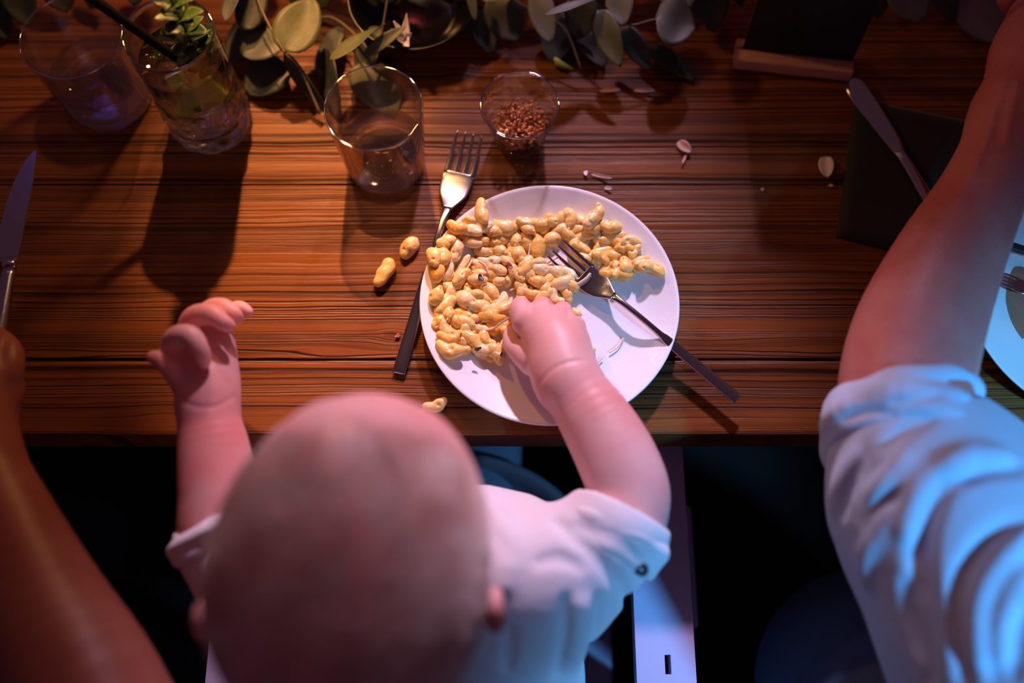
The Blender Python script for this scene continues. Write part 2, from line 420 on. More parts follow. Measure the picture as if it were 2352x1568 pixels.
for sx in (-.87, .79):
    for yy in (ys[0] + .05, ys[-1] - .13):
        bm = bmesh.new(); box(bm, (sx, yy, 0), (sx + .08, yy + .08, TZ - .10), .004); link('table_leg', bm2me(bm), simple('leg_wood', (0.05, 0.02, 0.01), 0.6), table)

# ------------------------------------------------------------------ plates
def plate_mesh(R):
    pr = [(0, 0.0030), (R * .30, 0.0030), (R * .60, 0.0034), (R * .70, 0.0046), (R * .78, 0.0074), (R * .88, 0.0122), (R * .97, 0.0168), (R * .993, 0.0180),
          (R, 0.0176), (R * .999, 0.0163), (R * .97, 0.0140), (R * .86, 0.0090), (R * .74, 0.0035), (R * .64, 0.0010), (R * .60, 0.0), (R * .56, 0.0008), (0, 0.0010)]
    return lathe(pr, 160)
t = NT('white_porcelain'); co = t.coord()
t.P(Base_Color=(0.90, 0.89, 0.91, 1), Roughness=0.22); t.b.inputs['Coat Weight'].default_value = 0.3; t.b.inputs['Coat Roughness'].default_value = 0.12
mask = t.ramp(t.noise(co, 26, 3, .5), [(0.48, 0.0), (0.60, 1.0)])
t.bump(t.math('MULTIPLY', mask, t.noise(co, 420, 2, .5)), 0.22, 0.0008); M_PORC = t.m
pc = P(1262, 690, 0.017)
plate = link('dinner_plate', plate_mesh(0.1055), M_PORC, loc=(pc[0], pc[1], TZ + .0004))
tag(plate, 'white round plate of spaetzle in front of the baby', 'plate')
pc2 = P(2516, 690, 0.017)
plate2 = link('dinner_plate', plate_mesh(0.1055), M_PORC, loc=(pc2[0], pc2[1], TZ + .0004))
tag(plate2, 'white plate with sauce residue cut off by the right edge', 'plate')

# ------------------------------------------------------------------ cutlery
def bar(st, seg=12, sq=3.2):
    """st: (x, y, z, half width, half thickness) stations along y; rounded-rectangle section"""
    V = []; Fc = []; n = len(st)
    for (x, y, z, hw, ht) in st:
        for k in range(seg):
            a = 2 * math.pi * (k + .5) / seg; c, s = math.cos(a), math.sin(a)
            V.append((x + hw * math.copysign(abs(c) ** (2 / sq), c), y, z + ht * math.copysign(abs(s) ** (2 / sq), s)))
    for i in range(n - 1):
        for k in range(seg):
            j = (k + 1) % seg; Fc.append((i * seg + k, i * seg + j, (i + 1) * seg + j, (i + 1) * seg + k))
    Fc.append(tuple(range(seg))[::-1]); Fc.append(tuple((n - 1) * seg + k for k in range(seg)))
    me = mesh(V, Fc)
    bm = bmesh.new(); bm.from_mesh(me); bmesh.ops.recalc_face_normals(bm, faces=bm.faces); bm.to_mesh(me); bm.free(); return me
def smoothst(keys, n):
    """interpolate stations with smoothstep-free catmull in all columns"""
    return [tuple(q) for q in catmull([np.array(k) for k in keys], n)]
def place_axis(name, a, b, L, label, cat, group=None, roll=0.0):
    a = np.array(a); b = np.array(b); d = Vector(b - a); s = d.length / L
    y = d.normalized(); x = y.cross(Vector((0, 0, 1))).normalized(); z = x.cross(y)
    M = Matrix((x, y, z)).transposed().to_4x4(); M.translation = Vector(a)
    M = M @ Matrix.Rotation(roll, 4, 'Y')
    o = bpy.data.objects.new(name, None); COL.objects.link(o); o.empty_display_size = .02
    o.matrix_world = M @ Matrix.Diagonal((s, s, s, 1)); tag(o, label, cat, group); return o
def sub(root, name, me, mat):
    o = bpy.data.objects.new(name, me); COL.objects.link(o); me.materials.append(mat); o.parent = root; return o
def fork(a, b, label, roll=0.0, group=None):
    L = .195; r = place_axis('fork', a, b, L, label, 'fork', group, roll)
    hs = [(0, 0.000, 0.0022, .0042, .0011), (0, .002, .0023, .0048, .0013), (0, .040, .0034, .0046, .0014), (0, .072, .0062, .0040, .0016), (0, .079, .0070, .0028, .0019),
          (0, .100, .0088, .0025, .0020), (0, .120, .0082, .0026, .0018), (0, .130, .0064, .0034, .0013)]
    sub(r, 'handle', bar(smoothst(hs, 4)), M_STEEL)
    hd = [(0, .130, .0064, .0034, .0013), (0, .137, .0044, .0070, .0011), (0, .144, .0028, .0106, .0010), (0, .152, .0018, .0120, .0010), (0, .160, .0016, .0121, .0009), (0, .1635, .0018, .0120, .0008)]
    sub(r, 'head', bar(smoothst(hd, 3), 16, 4), M_STEEL)
    for k in range(4):
        x = (-.0099, -.0033, .0033, .0099)[k]
        sub(r, 'tine', bar(smoothst([(x, .161, .0016, .0024, .0008), (x, .172, .0026, .0019, .0008), (x * .99, .184, .0048, .0015, .0007), (x * .97, .193, .0078, .0009, .0005), (x * .96, .195, .0084, .0004, .0003)], 3), 8, 2.4), M_STEEL)
    return r
fork(P(1690, 916, .012), P(1276, 578, .0085), 'steel fork resting in the spaetzle on the white plate', roll=math.radians(-6))
fork(P(918, 855, .0008), P(1080, 320, .0008), 'steel fork half hidden under the left rim of the plate')
def blade_mesh(out, th):
    V = [(x, y, th) for x, y in out] + [(x, y, -th) for x, y in out]; n = len(out)
    Fc = [tuple(range(n)), tuple(range(n, 2 * n))[::-1]] + [(i, (i + 1) % n, n + (i + 1) % n, n + i) for i in range(n)]
    me = mesh(V, Fc, False); bm = bmesh.new(); bm.from_mesh(me); bmesh.ops.recalc_face_normals(bm, faces=bm.faces)
    bmesh.ops.bevel(bm, geom=[e for e in bm.edges], offset=th * .5, segments=1, affect='EDGES'); bm.to_mesh(me); bm.free(); return me
# knife held at the left edge: cutting edge bulges to the left
kr = place_axis('table_knife', P(-30, 900, .055), P(76, 346, .030), .225, 'steel table knife held upright by the hand at the left edge', 'knife')
ed = [(0.0016, .120), (.0042, .126)]
out = [(.0040, .115), (.0050, .150), (.0052, .185), (.0046, .210), (.0036, .2235), (.0022, .225), (-.0010, .2225), (-.0055, .213), (-.0105, .196), (-.0138, .175), (-.0152, .150), (-.0150, .130), (-.0135, .121), (-.0060, .117)]
sub(kr, 'blade', blade_mesh(out, .0008), M_STEEL)
sub(kr, 'bolster', bar([(-.001, .108, 0, .0052, .0034), (-.002, .113, 0, .0056, .0034), (-.004, .1165, 0, .0075, .0022), (-.005, .118, 0, .0090, .0013)], 12), M_STEEL)
sub(kr, 'handle', bar(smoothst([(-.002, 0, 0, .0070, .0028), (-.002, .004, 0, .0082, .0036), (-.0015, .05, 0, .0070, .0036), (-.001, .110, 0, .0050, .0034)], 5), 12), M_STEEL)
# butter knife on the napkin
kb = place_axis('butter_knife', P(2262, 690, .009), P(1962, 182, .0075), .215, 'blunt round-tipped butter knife lying across the black napkin', 'knife')
sub(kb, 'blade', bar(smoothst([(0, .138, .0026, .0042, .0014), (.0004, .150, .002, .0066, .0009), (-.0012, .172, .002, .0082, .0008), (-.0030, .192, .002, .0094, .0007), (-.0034, .206, .002, .0088, .0007), (-.0030, .2125, .002, .0062, .0006), (-.0030, .215, .002, .0020, .0004)], 4), 14, 2.6), M_STEEL)
sub(kb, 'handle', bar(smoothst([(0, 0, .0035, .0060, .002), (0, .004, .0035, .0070, .0026), (0, .06, .0035, .0058, .0030), (0, .120, .0032, .0044, .0028), (0, .139, .0026, .0042, .0016)], 5), 12), M_STEEL)
# on the right plate
fork(P(2560, 760, .016), P(2288, 628, .014), 'fork lying on the plate at the right edge', roll=math.pi)
kp = place_axis('table_knife', P(2560, 640, .018), P(2205, 530, .020), .2, 'knife whose dark handle crosses the plate at the right edge', 'knife', roll=0)
sub(kp, 'handle', bar(smoothst([(0, .200, .001, .0058, .002), (0, .197, .001, .0068, .0036), (0, .14, .001, .0062, .0036), (0, .090, .001, .0052, .0030)], 5), 12), simple('dark_handle', (0.03, 0.028, 0.035), 0.3))
sub(kp, 'blade', blade_mesh([(-.004, .09), (-.006, .05), (-.007, .01), (-.003, -.002), (.006, .01), (.008, .05), (.004, .09)], .0008), M_STEEL)

# ------------------------------------------------------------------ napkin
def napkin():
    q = [P(1962, 226, 0), P(2330, 300, 0), P(2290, 640, 0), P(1920, 546, 0)]
    V = []; N = 24
    rnd = np.random.RandomState(4)
    for lay in (0, 1):
        for i in range(N + 1):
            for j in range(N + 1):
                u, v = i / N, j / N
                p = q[0] * (1 - u) * (1 - v) + q[1] * u * (1 - v) + q[2] * u * v + q[3] * (1 - u) * v
                e = min(u, v, 1 - u, 1 - v); z = .0062 * min(1, (e / .04)) ** .5 + .0006 * math.sin(9 * u + 4 * v) * min(1, e * 8)
                V.append((p[0], p[1], TZ + (.0004 if lay == 0 else max(z, .0006))))
    m = (N + 1) ** 2; Fc = []
    for i in range(N):
        for j in range(N):
            a = i * (N + 1) + j; b = a + 1; c = a + N + 2; d = a + N + 1
            Fc.append((a, d, c, b)); Fc.append((m + a, m + b, m + c, m + d))
    rim = [i * (N + 1) for i in range(N + 1)] + [N * (N + 1) + j for j in range(1, N + 1)] + [i * (N + 1) + N for i in range(N - 1, -1, -1)] + [j for j in range(N - 1, 0, -1)]
    for a, b in zip(rim, rim[1:] + rim[:1]): Fc.append((a, b, m + b, m + a))
    me = mesh(V, Fc); bm = bmesh.new(); bm.from_mesh(me); bmesh.ops.recalc_face_normals(bm, faces=bm.faces); bm.to_mesh(me); bm.free(); return me
tag(link('napkin', napkin(), cloth('black_linen', (0.008, 0.008, 0.010), wr=.2)), 'folded black cloth napkin under the butter knife', 'napkin')

# ------------------------------------------------------------------ glasses
def glass_obj(name, me, mat, parent=None, loc=None, caustic=True):
    o = link(name, me, mat, parent, loc, world=False) if parent else link(name, me, mat, loc=loc)
    o.cycles.is_caustics_caster = caustic; return o
def rim(R, z, root, tr=.0007):
    pr_ = [(R + tr * math.cos(a), z + tr * math.sin(a)) for a in np.linspace(0, 2 * math.pi, 9)]
    glass_obj('rim', lathe(pr_, 128), M_RIM, root, (0, 0, 0), False)
def tumbler(base, H, r0, r1, label, level, tb=.008, th=.0012, wlabel=None):
    R = lambda z: r0 + (r1 - r0) * (z / H) ** .85
    root = empty('drinking_glass', base, label, 'glass')
    pr = [(0, .0012), (r0 * .6, .0006), (r0 * .86, .0), (r0 * .96, .0012), (R(.005), .005)] + [(R(z), z) for z in np.linspace(.012, H - .001, 12)] + [(r1 - th * .3, H), (r1 - th * .8, H - .0004)] + \
         [(R(z) - th - .0006 * (1 - z / H), z) for z in np.linspace(H - .002, tb + .006, 12)] + [(R(tb) - th * 2.2, tb + .002), (R(tb) * .75, tb + .0004), (0, tb)]
    glass_obj('glass_body', lathe(pr, 128), M_THIN, root, (0, 0, 0), False)
    glass_obj('glass_base', lathe([(0, .0016), (r0 * .85, .0010), (R(.005) - .0015, .004), (R(tb) - .002, tb - .0006), (0, tb - .0006)], 96), M_GLASS, root, (0, 0, 0))
    rim(r1 - .0006, H, root)
    if level:
        e = .00015
        wp = [(0, tb - e), (R(tb) * .75, tb + .0003), (R(tb) - th * 2.2 + e, tb + .0018)] + [(R(z) - th - .0006 * (1 - z / H) + e, z) for z in np.linspace(tb + .006, level, 6)] + \
             [(R(level) - th - .0012, level - .0007), (R(level) * .8, level - .001), (0, level - .001)]
        glass_obj('water', lathe(wp, 128), M_WATER, root, (0, 0, 0))
    return root
tumbler(P(888, 378, .0003), .088, .0335, .0395, 'half-empty clear water glass between the garland and the plate', .036)
tumbler(P(256, 226, .0003), .088, .0375, .0420, 'clear water glass at the upper left behind the black straw', .040, tb=.010)
tumbler(P(2268, 34, .0003), .090, .0340, .0400, 'dim empty glass in the top right corner', .0)
# small cup
cb = P(1193, 316, .0003); cup = empty('glass_cup', cb, 'small tapered glass cup holding chopped roasted nuts', 'glass cup')
r0, r1, H = .0205, .0332, .051
Rz = lambda z: r0 + (r1 - r0) * (z / H)
pr = [(0, .001), (r0 * .8, 0), (r0, .0012)]
for z in np.linspace(.003, .016, 14): pr.append((Rz(z) + (.0006 if int(z / .0022) % 2 else 0), z))
pr += [(Rz(z), z) for z in np.linspace(.020, H - .001, 8)] + [(r1 + .0004, H - .0004), (r1 - .0004, H + .0002), (r1 - .0014, H - .0006)] + [(Rz(z) - .0016, z) for z in np.linspace(H - .002, .008, 10)] + [(r0 * .8, .0052), (0, .005)]
glass_obj('glass_body', lathe(pr, 128), M_THIN, cup, (0, 0, 0), False)
rim(r1 - .0004, H, cup, .0010)
def nuts():
    V = []; Fc = []; rr = random.Random(3)
    base = bmesh.new(); bmesh.ops.create_icosphere(base, subdivisions=1, radius=1); bv = [v.co.copy() for v in base.verts]; bf = [tuple(v.index for v in f.verts) for f in base.faces]; base.free()
    for i in range(900):
        z = .0068 + rr.random() * .0205
        R = Rz(z) - .0016 - .0024
        a = rr.random() * 6.28; q = R * math.sqrt(rr.random())
        zz = z + (.005 * (1 - (q / R) ** 2) if z > .020 else 0)
        s = rr.uniform(.0008, .0021); M = Matrix.Rotation(rr.random() * 6, 3, Vector((rr.random(), rr.random(), rr.random())).normalized())
        sc = Vector((s * rr.uniform(.8, 1.4), s * rr.uniform(.6, 1.1), s * rr.uniform(.5, .9))); o = len(V)
        for v in bv:
            u = M @ Vector((v.x * sc.x * rr.uniform(.75, 1.2), v.y * sc.y * rr.uniform(.75, 1.2), v.z * sc.z)); V.append((cb[0] + q * math.cos(a) + u.x, cb[1] + q * math.sin(a) + u.y, TZ + zz + u.z))
        Fc += [tuple(o + k for k in f) for f in bf]
    return mesh(V, Fc, False)
t = NT('roasted_nuts'); co = t.coord(); vo = t.n('ShaderNodeTexVoronoi', i_Scale=330.0); t.set(vo.inputs['Vector'], co)
t.P(Base_Color=t.ramp(vo.outputs['Color'], [(0.15, (0.20, .045, .012)), (0.5, (0.55, .17, .045)), (0.85, (0.85, .42, .16))]), Roughness=.5)
tag(link('chopped_nuts', nuts(), t.m), 'chopped roasted nuts heaped inside the small glass cup', 'nuts', kind='stuff')

# ------------------------------------------------------------------ crystal highball with mint drink
hb = P(489, 280, .0003); hg = empty('highball_glass', hb, 'faceted crystal highball glass of mint and lime drink', 'glass')
HH, HR = .124, .0360
def facet(r, z, a):
    if r < .02: return r
    f = abs(((a * 9 / math.pi + z / .012) % 2) - 1) + abs(((a * 9 / math.pi - z / .012) % 2) - 1)
    am = .0030 if z < .052 else (.0030 * max(0, 1 - (z - .052) / .006))
    return r + am * (f * .5) - .001 * (z < .004)
pr = [(0, .003), (.020, .001)] + [(.0295, .0006)] + [(.0335 + .0012 * math.sin(z * 60), z) for z in np.linspace(.004, .060, 29)] + [(.0345 + .0010 * (z - .06) / .06, z) for z in np.linspace(.066, HH - .001, 10)] + [(.0352, HH), (.0342, HH - .0008)]
outer = lathe(pr + [(.0330, z) for z in np.linspace(HH - .004, .026, 14)] + [(.029, .019), (.018, .0165), (0, .016)], 144, lambda r, z, a: facet(r, z, a) if r > .0331 else r)
outer.polygons.foreach_set('use_smooth', [False] * len(outer.polygons))
glass_obj('glass_body', outer, M_CRYSTAL, hg, (0, 0, 0), False)
glass_obj('drink', lathe([(0, .0159), (.018, .0164), (.029, .0189), (.0331, .026), (.0331, .095), (.0325, .0945), (0, .0945)], 96), M_DRINK, hg, (0, 0, 0), False)
rim(.0347, HH, hg, .0007)
def leaf_mesh(Lf, W, bend=.3, fold=.25, th=.0004, n=10, m=6, ser=0, tw=0.0, shape=1.0, tipr=.5):
    """leaf along +y from the origin; real thickness"""
    T = []; 
    for i in range(n + 1):
        u = i / n; w_ = W * .5 * (math.sin(math.pi * u ** tipr) ** shape if 0 < u < 1 else .02)
        if ser: w_ *= 1 + .10 * (i % 2)
        for j in range(-m // 2, m // 2 + 1):
            s = j / (m / 2); x = s * w_; z = bend * Lf * (u * u) * -1 + fold * abs(x) + .03 * W * math.sin(7 * u + 2 * s)
            ca, sa = math.cos(tw * u), math.sin(tw * u); T.append((x * ca - z * sa * (tw != 0), u * Lf, z * (ca if tw else 1) + x * sa))
    k = m + 1 if m % 2 == 0 else m; N = len(T); V = T + [(x, y, z - th) for x, y, z in T]; Fc = []
    for i in range(n):
        for j in range(k - 1):
            a = i * k + j; Fc.append((a, a + 1, a + k + 1, a + k)); Fc.append((N + a, N + a + k, N + a + k + 1, N + a + 1))
    rim = [j for j in range(k)] + [i * k + k - 1 for i in range(1, n + 1)] + [n * k + j for j in range(k - 2, -1, -1)] + [i * k for i in range(n - 1, 0, -1)]
    for a, b in zip(rim, rim[1:] + rim[:1]): Fc.append((b, a, N + a, N + b))
    return mesh(V, Fc)
def leaf_mat(name, col, vein, rough=.5, trans=.0, back=None):
    t = NT(name); co = t.coord(); c = t.mix(t.ramp(t.noise(co, 60, 3, .5), [(.35, 0.), (.7, 1.)]), col, vein)
    t.P(Base_Color=c, Roughness=rough); t.bump(t.noise(co, 260, 3, .6), .25, .0008); return t.m
M_MINT = leaf_mat('mint_leaf', (0.045, 0.10, 0.015), (0.10, 0.18, 0.03), .4)
M_MINTD = leaf_mat('dark_mint_leaf', (0.018, 0.055, 0.010), (0.035, 0.085, 0.018), .45)
M_LIME = leaf_mat('lime_flesh', (0.42, 0.50, 0.10), (0.62, 0.62, 0.20), .35)
def aim(base, tip, roll=0.0):
    d = Vector(tip) - Vector(base); y = d.normalized(); x = y.cross(Vector((0, 0, 1)));
    x = Vector((1, 0, 0)) if x.length < 1e-3 else x.normalized(); z = x.cross(y)
    M = Matrix((x, y, z)).transposed().to_4x4() @ Matrix.Rotation(roll, 4, 'Y'); M.translation = Vector(base); return M, d.length
rr = random.Random(11)
# mint leaves, lime and ice inside the drink
for i in range(9):
    a = rr.random() * 6.28; q = .020 * math.sqrt(rr.random()); z = .030 + .058 * rr.random(); b = Vector(hb) + Vector((q * math.cos(a), q * math.sin(a), z))
    a2 = rr.random() * 6.28; tp = b + Vector((math.cos(a2) * .014, math.sin(a2) * .014, rr.uniform(-.008, .010)))
    v = tp - Vector(hb); rad_ = math.hypot(v.x, v.y)
    if rad_ > .026: tp.x = hb[0] + v.x * .026 / rad_; tp.y = hb[1] + v.y * .026 / rad_
    M, L = aim(b, tp, rr.uniform(-1, 1)); o = link('mint_leaf', leaf_mesh(L, L * .75, .15, .3, ser=0, shape=.65, tipr=.85), M_MINTD if i % 2 else M_MINT, hg, world=False)
    o.matrix_world = M; o.matrix_parent_inverse = Matrix.Translation(hg.location).inverted(); tag(o)
for i, (dx, dy, dz, rz) in enumerate([(.010, -.012, .050, .4), (-.012, -.006, .034, 1.9), (.002, .014, .066, 3.2)]):
    V = []; Fc = []; n = 14
    for s in (-1, 1):
        V.append((0, 0, s * .005))
        for k in range(n + 1): a = math.pi * k / n; V.append((.015 * math.cos(a), .013 * math.sin(a), s * (.006 - .003 * math.sin(a))))
    m = n + 2
    for k in range(n): Fc.append((0, 1 + k + 1, 1 + k)); Fc.append((m, m + 1 + k, m + 2 + k)); Fc.append((1 + k, 2 + k, m + 2 + k, m + 1 + k))
    Fc += [(0, 1, m + 1, m), (0, m, m + n + 1, n + 1)]
    o = link('lime_wedge', mesh(V, Fc, False), M_LIME, hg, world=False); o.matrix_parent_inverse = Matrix(); o.location = (dx, dy, dz); o.rotation_euler = (1.1 + i, .3 * i, rz)
M_ICE = glass('ice', (.97, .98, 1), 1.31, .06)
for i, (dx, dy, dz) in enumerate([(-.010, .010, .082), (.013, .005, .080), (-.004, -.014, .074), (.012, -.004, .028)]):
    bm = bmesh.new(); box(bm, (-.010, -.009, -.0085), (.010, .009, .0085), .003)
    o = link('ice_cube', bm2me(bm, True), M_ICE, hg, world=False); o.location = (dx, dy, dz); o.rotation_euler = (.5 * i + .2, .7 * i, .9 * i)
# mint sprig standing in the glass
ms = empty('mint_sprig', Vector(hb) + Vector((.012, .002, .090)), 'bushy green mint sprig sticking out of the highball glass', 'mint')
stem = [Vector(hb) + Vector(v) for v in ((.012, .002, .070), (.013, .004, .120), (.008, .012, .180))]
V, Fc = tube(catmull([np.array(s) for s in stem], 4), .0012, 6); link('stem', mesh(V, Fc), M_MINTD, ms)
for lv in range(8):
    c = np.array(catmull([np.array(s) for s in stem], 5)[min(3 + lv, 10)])
    for k in range(6):
        a = k * math.pi / 3 + lv * .8 + rr.uniform(-.2, .2); Ls = (.022 - .0013 * lv) * rr.uniform(.85, 1.15)
        d = np.array([math.cos(a), math.sin(a), .45 + .14 * lv]); d /= np.linalg.norm(d)
        M, L = aim(c, c + d * Ls, rr.uniform(-.4, .4)); o = link('mint_leaf', leaf_mesh(L, L * .72, .30, .18, ser=0, shape=.65, tipr=.85, th=.0003), M_MINT if (k + lv) % 2 else M_MINTD, ms, world=False); o.matrix_world = M
        o.matrix_parent_inverse = Matrix.Translation(ms.location).inverted()
# straw
sa_, sb_ = P(404, 132, .095), P(215, 0, .150); st = [sa_ + (sb_ - sa_) * k for k in (-.30, 0, .5, 1, 1.9)]
V, Fc = tube(catmull(st, 6), .0038, 16, cap=False)
me = mesh(V, Fc); so = link('drinking_straw', me, simple('black_plastic', (0.003, 0.003, 0.004), .5, **{'Specular_IOR_Level': .15})); md = so.modifiers.new('s', 'SOLIDIFY'); md.thickness = .0004
tag(so, 'thick black drinking straw leaning out of the highball glass', 'straw')

# ------------------------------------------------------------------ black bowl, card holder
bb = P(955, 42, 0); pr = [(0, .001), (.030, .0004), (.034, .0), (.040, .004), (.054, .022), (.0585, .030), (.0590, .0312), (.0575, .0312), (.052, .023), (.038, .007), (.030, .004), (0, .0035)]
tag(link('bowl', lathe(pr, 96), simple('black_glaze', (0.004, 0.004, 0.005), .18), loc=(bb[0], bb[1], TZ + .0004)), 'round black bowl among the leaves holding a white blossom', 'bowl')
a = P(1683, 158, 0); b = P(1950, 187, 0); ang = math.atan2(b[1] - a[1], b[0] - a[0]); Lb = math.hypot(*(b - a)[:2])
hold = empty('card_holder', (a + b) / 2, 'small pale wooden block holding an upright black card', 'card holder', rz=ang)
tw = NT('pale_wood'); co = tw.coord(); tw.P(Base_Color=tw.ramp(tw.noise(tw.n('ShaderNodeMapping', **{'i_Vector': co, 'i_Scale': (30, 400, 400)}), 1, 3, .5), [(.3, (.50, .26, .17)), (.7, (.66, .38, .26))]), Roughness=.6)
bm = bmesh.new(); box(bm, (-Lb / 2, 0, 0), (Lb / 2, .0125, .013), .0008); box(bm, (-Lb / 2, .0155, 0), (Lb / 2, .024, .013), .0008); box(bm, (-Lb / 2, .0115, 0), (Lb / 2, .0165, .005))
link('block', bm2me(bm), tw.m, hold, world=False)
bm = bmesh.new(); box(bm, (-.047, -.0012, 0), (.052, .0012, .150), .0004)
o = link('card', bm2me(bm), M_BLACK, hold, world=False); o.location = (0, .0140, .0055); o.rotation_euler = (math.radians(-6), 0, 0)

# ------------------------------------------------------------------ eucalyptus garland
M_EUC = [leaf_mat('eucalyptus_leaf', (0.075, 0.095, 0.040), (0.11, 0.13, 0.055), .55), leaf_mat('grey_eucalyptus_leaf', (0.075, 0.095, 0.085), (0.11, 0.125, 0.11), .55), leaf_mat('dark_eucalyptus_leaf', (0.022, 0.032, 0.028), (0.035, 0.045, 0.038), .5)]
M_STEM = simple('eucalyptus_stem', (0.14, 0.11, 0.07), .6)
def branch(label, stem_px, leaves, group=None):
    pts = [P(*s) for s in stem_px]; root = empty('eucalyptus_branch', pts[0], label, 'branch', group)
    V, Fc = tube(catmull(pts, 6), [.0016 - .0008 * i / (6 * (len(pts) - 1)) for i in range(6 * (len(pts) - 1) + 1)], 8); link('stem', mesh(V, Fc), M_STEM, root)
    for lf in leaves:
        (bx, by, bh, tx, ty, th_, wpx, mt) = lf[:8]; roll = lf[8] if len(lf) > 8 else 0; tw_ = lf[9] if len(lf) > 9 else 0; tr = lf[10] if len(lf) > 10 else .8
        b = P(bx, by, bh); tp = P(tx, ty, th_); M, L = aim(b, tp, roll)
        o = link('leaf', leaf_mesh(L, rad(wpx, b), .08, .12, th=.0005, n=14, m=8, tw=tw_, shape=.62, tipr=tr), M_EUC[mt], root, world=False); o.matrix_world = M
        o.matrix_parent_inverse = Matrix.Translation(root.location).inverted()
    return root
branch('eucalyptus branch with a big pale leaf left of the round bowl', [(735, 262, .008), (690, 160, .03), (652, 118, .045), (600, 20, .05), (560, -90, .04)],
       [(652, 120, .045, 722, -10, .05, 104, 0, .25, 0, .75), (655, 95, .03, 548, 110, .03, 92, 1, 0, 0, 1), (660, 150, .012, 560, 205, .010, 110, 2), (652, 122, .03, 742, 262, .012, 46, 2, .9),
        (560, 70, .04, 600, -50, .05, 70, 2, .4), (600, 30, .02, 520, 140, .015, 80, 2), (560, -60, .05, 510, 40, .06, 60, 1, .5)])
branch('eucalyptus branch with twisted pale leaves hanging over the tall water glass', [(700, 60, .012), (760, 40, .02), (835, 100, .03), (860, 150, .02), (900, -60, .05)],
       [(757, 140, .045, 878, 44, .05, 62, 0, -.35, 0.5, .9), (836, 128, .040, 932, 56, .045, 30, 0, .5, .3), (836, 140, .010, 905, 262, .006, 118, 0, -.1, 0, .7), (745, 110, .02, 768, 268, .008, 60, 2, .7),
        (780, 60, .015, 725, 170, .015, 60, 1, .4), (870, 60, .02, 820, 170, .01, 60, 2)])
branch('eucalyptus branch with small leaves above the nut cup', [(1130, -80, .05), (1180, 0, .04), (1290, 60, .03), (1335, 160, .012)],
       [(1232, -25, .045, 1262, 95, .035, 62, 1, .3), (1250, 36, .06, 1372, -14, .06, 36, 1, -.5), (1078, -30, .05, 1092, 46, .04, 22, 0), (1130, -10, .03, 1190, 92, .02, 90, 2, .4), (1290, 20, .02, 1270, 140, .012, 90, 2),
        (1180, -30, .05, 1108, -5, .05, 60, 0, .2), (1090, 10, .02, 1130, 120, .01, 70, 2), (1330, 60, .012, 1390, 150, .01, 60, 2)])
branch('eucalyptus branch with a drooping tan leaf and one round leaf', [(1300, -90, .05), (1400, -10, .05), (1440, 55, .045), (1500, 46, .045), (1560, 44, .045)],
       [(1372, 22, .05, 1424, 152, .035, 62, 0, .35, 0, .7), (1420, -30, .055, 1428, 56, .05, 66, 1, .3), (1505, 40, .05, 1600, 60, .045, 132, 1, .1, 0, .8), (1430, 60, .03, 1492, 160, .02, 52, 2, .5), (1500, -70, .05, 1590, 10, .05, 90, 1, .2),
        (1340, -20, .04, 1330, 90, .02, 80, 2), (1620, -60, .03, 1640, 70, .02, 90, 2), (1480, 100, .01, 1600, 180, .008, 50, 2)])
branch('dim eucalyptus branch behind the empty glass in the top right corner', [(1990, -120, .04), (2080, -60, .035), (2140, -40, .03)],
       [(2060, -50, .04, 2120, 48, .03, 96, 1, .2), (2000, -70, .03, 2020, 40, .015, 80, 2), (2140, -60, .03, 2200, 50, .01, 70, 2)])
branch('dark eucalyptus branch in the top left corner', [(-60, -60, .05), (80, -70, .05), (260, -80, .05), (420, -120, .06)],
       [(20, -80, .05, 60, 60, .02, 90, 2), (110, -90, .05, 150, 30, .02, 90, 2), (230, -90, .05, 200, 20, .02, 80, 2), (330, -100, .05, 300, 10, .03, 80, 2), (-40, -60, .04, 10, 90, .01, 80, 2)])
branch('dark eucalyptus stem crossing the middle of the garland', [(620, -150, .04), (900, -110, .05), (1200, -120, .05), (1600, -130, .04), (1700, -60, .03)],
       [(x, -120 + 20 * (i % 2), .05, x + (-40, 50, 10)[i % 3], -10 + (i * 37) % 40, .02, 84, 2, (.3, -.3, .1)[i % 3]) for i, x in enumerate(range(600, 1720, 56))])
# green bud and blossom
V, Fc = tube(catmull([P(1262, 128, .006), P(1285, 146, .006), P(1318, 160, .004)], 6), [.0012, .002, .0028, .0034, .0036, .0036, .0034, .0030, .0026, .0022, .0016, .0010, .0004], 10)
tag(link('leaf_bud', mesh(V, Fc), leaf_mat('bright_green', (.16, .26, .03), (.28, .38, .06), .4)), 'bright green bud lying on the table above the nut cup', 'bud')
M_PETAL = simple('white_petal', (.78, .70, .74), .6); M_PETAL.node_tree.nodes['Principled BSDF'].inputs['Subsurface Weight'].default_value = .1
bl = empty('blossom', P(932, 86, .033), 'small white blossom lying in the black bowl', 'flower')
for (bx, by, tx, ty, wd, ro) in [(930, 92, 933, 34, 20, .2), (926, 84, 900, 52, 22, .5), (928, 90, 896, 66, 18, -.4), (932, 92, 945, 112, 24, .6), (934, 84, 948, 74, 18, 1.0), (928, 94, 908, 92, 20, -.5)]:
    M, L = aim(P(bx, by, .033), P(tx, ty, .040), ro); o = link('petal', leaf_mesh(L, rad(wd, P(bx, by, .03)), -.2, .5, n=8, m=4), M_PETAL, bl, world=False); o.matrix_world = M
    o.matrix_parent_inverse = Matrix.Translation(bl.location).inverted()
# ================================================================== the baby
def finger(f, pts, k=.0022): f.px(pts, k, n=4)
baby = empty('person', P(850, 1330, -.35), 'baby in a white shirt reaching into the plate of spaetzle', 'person')
f = Field()
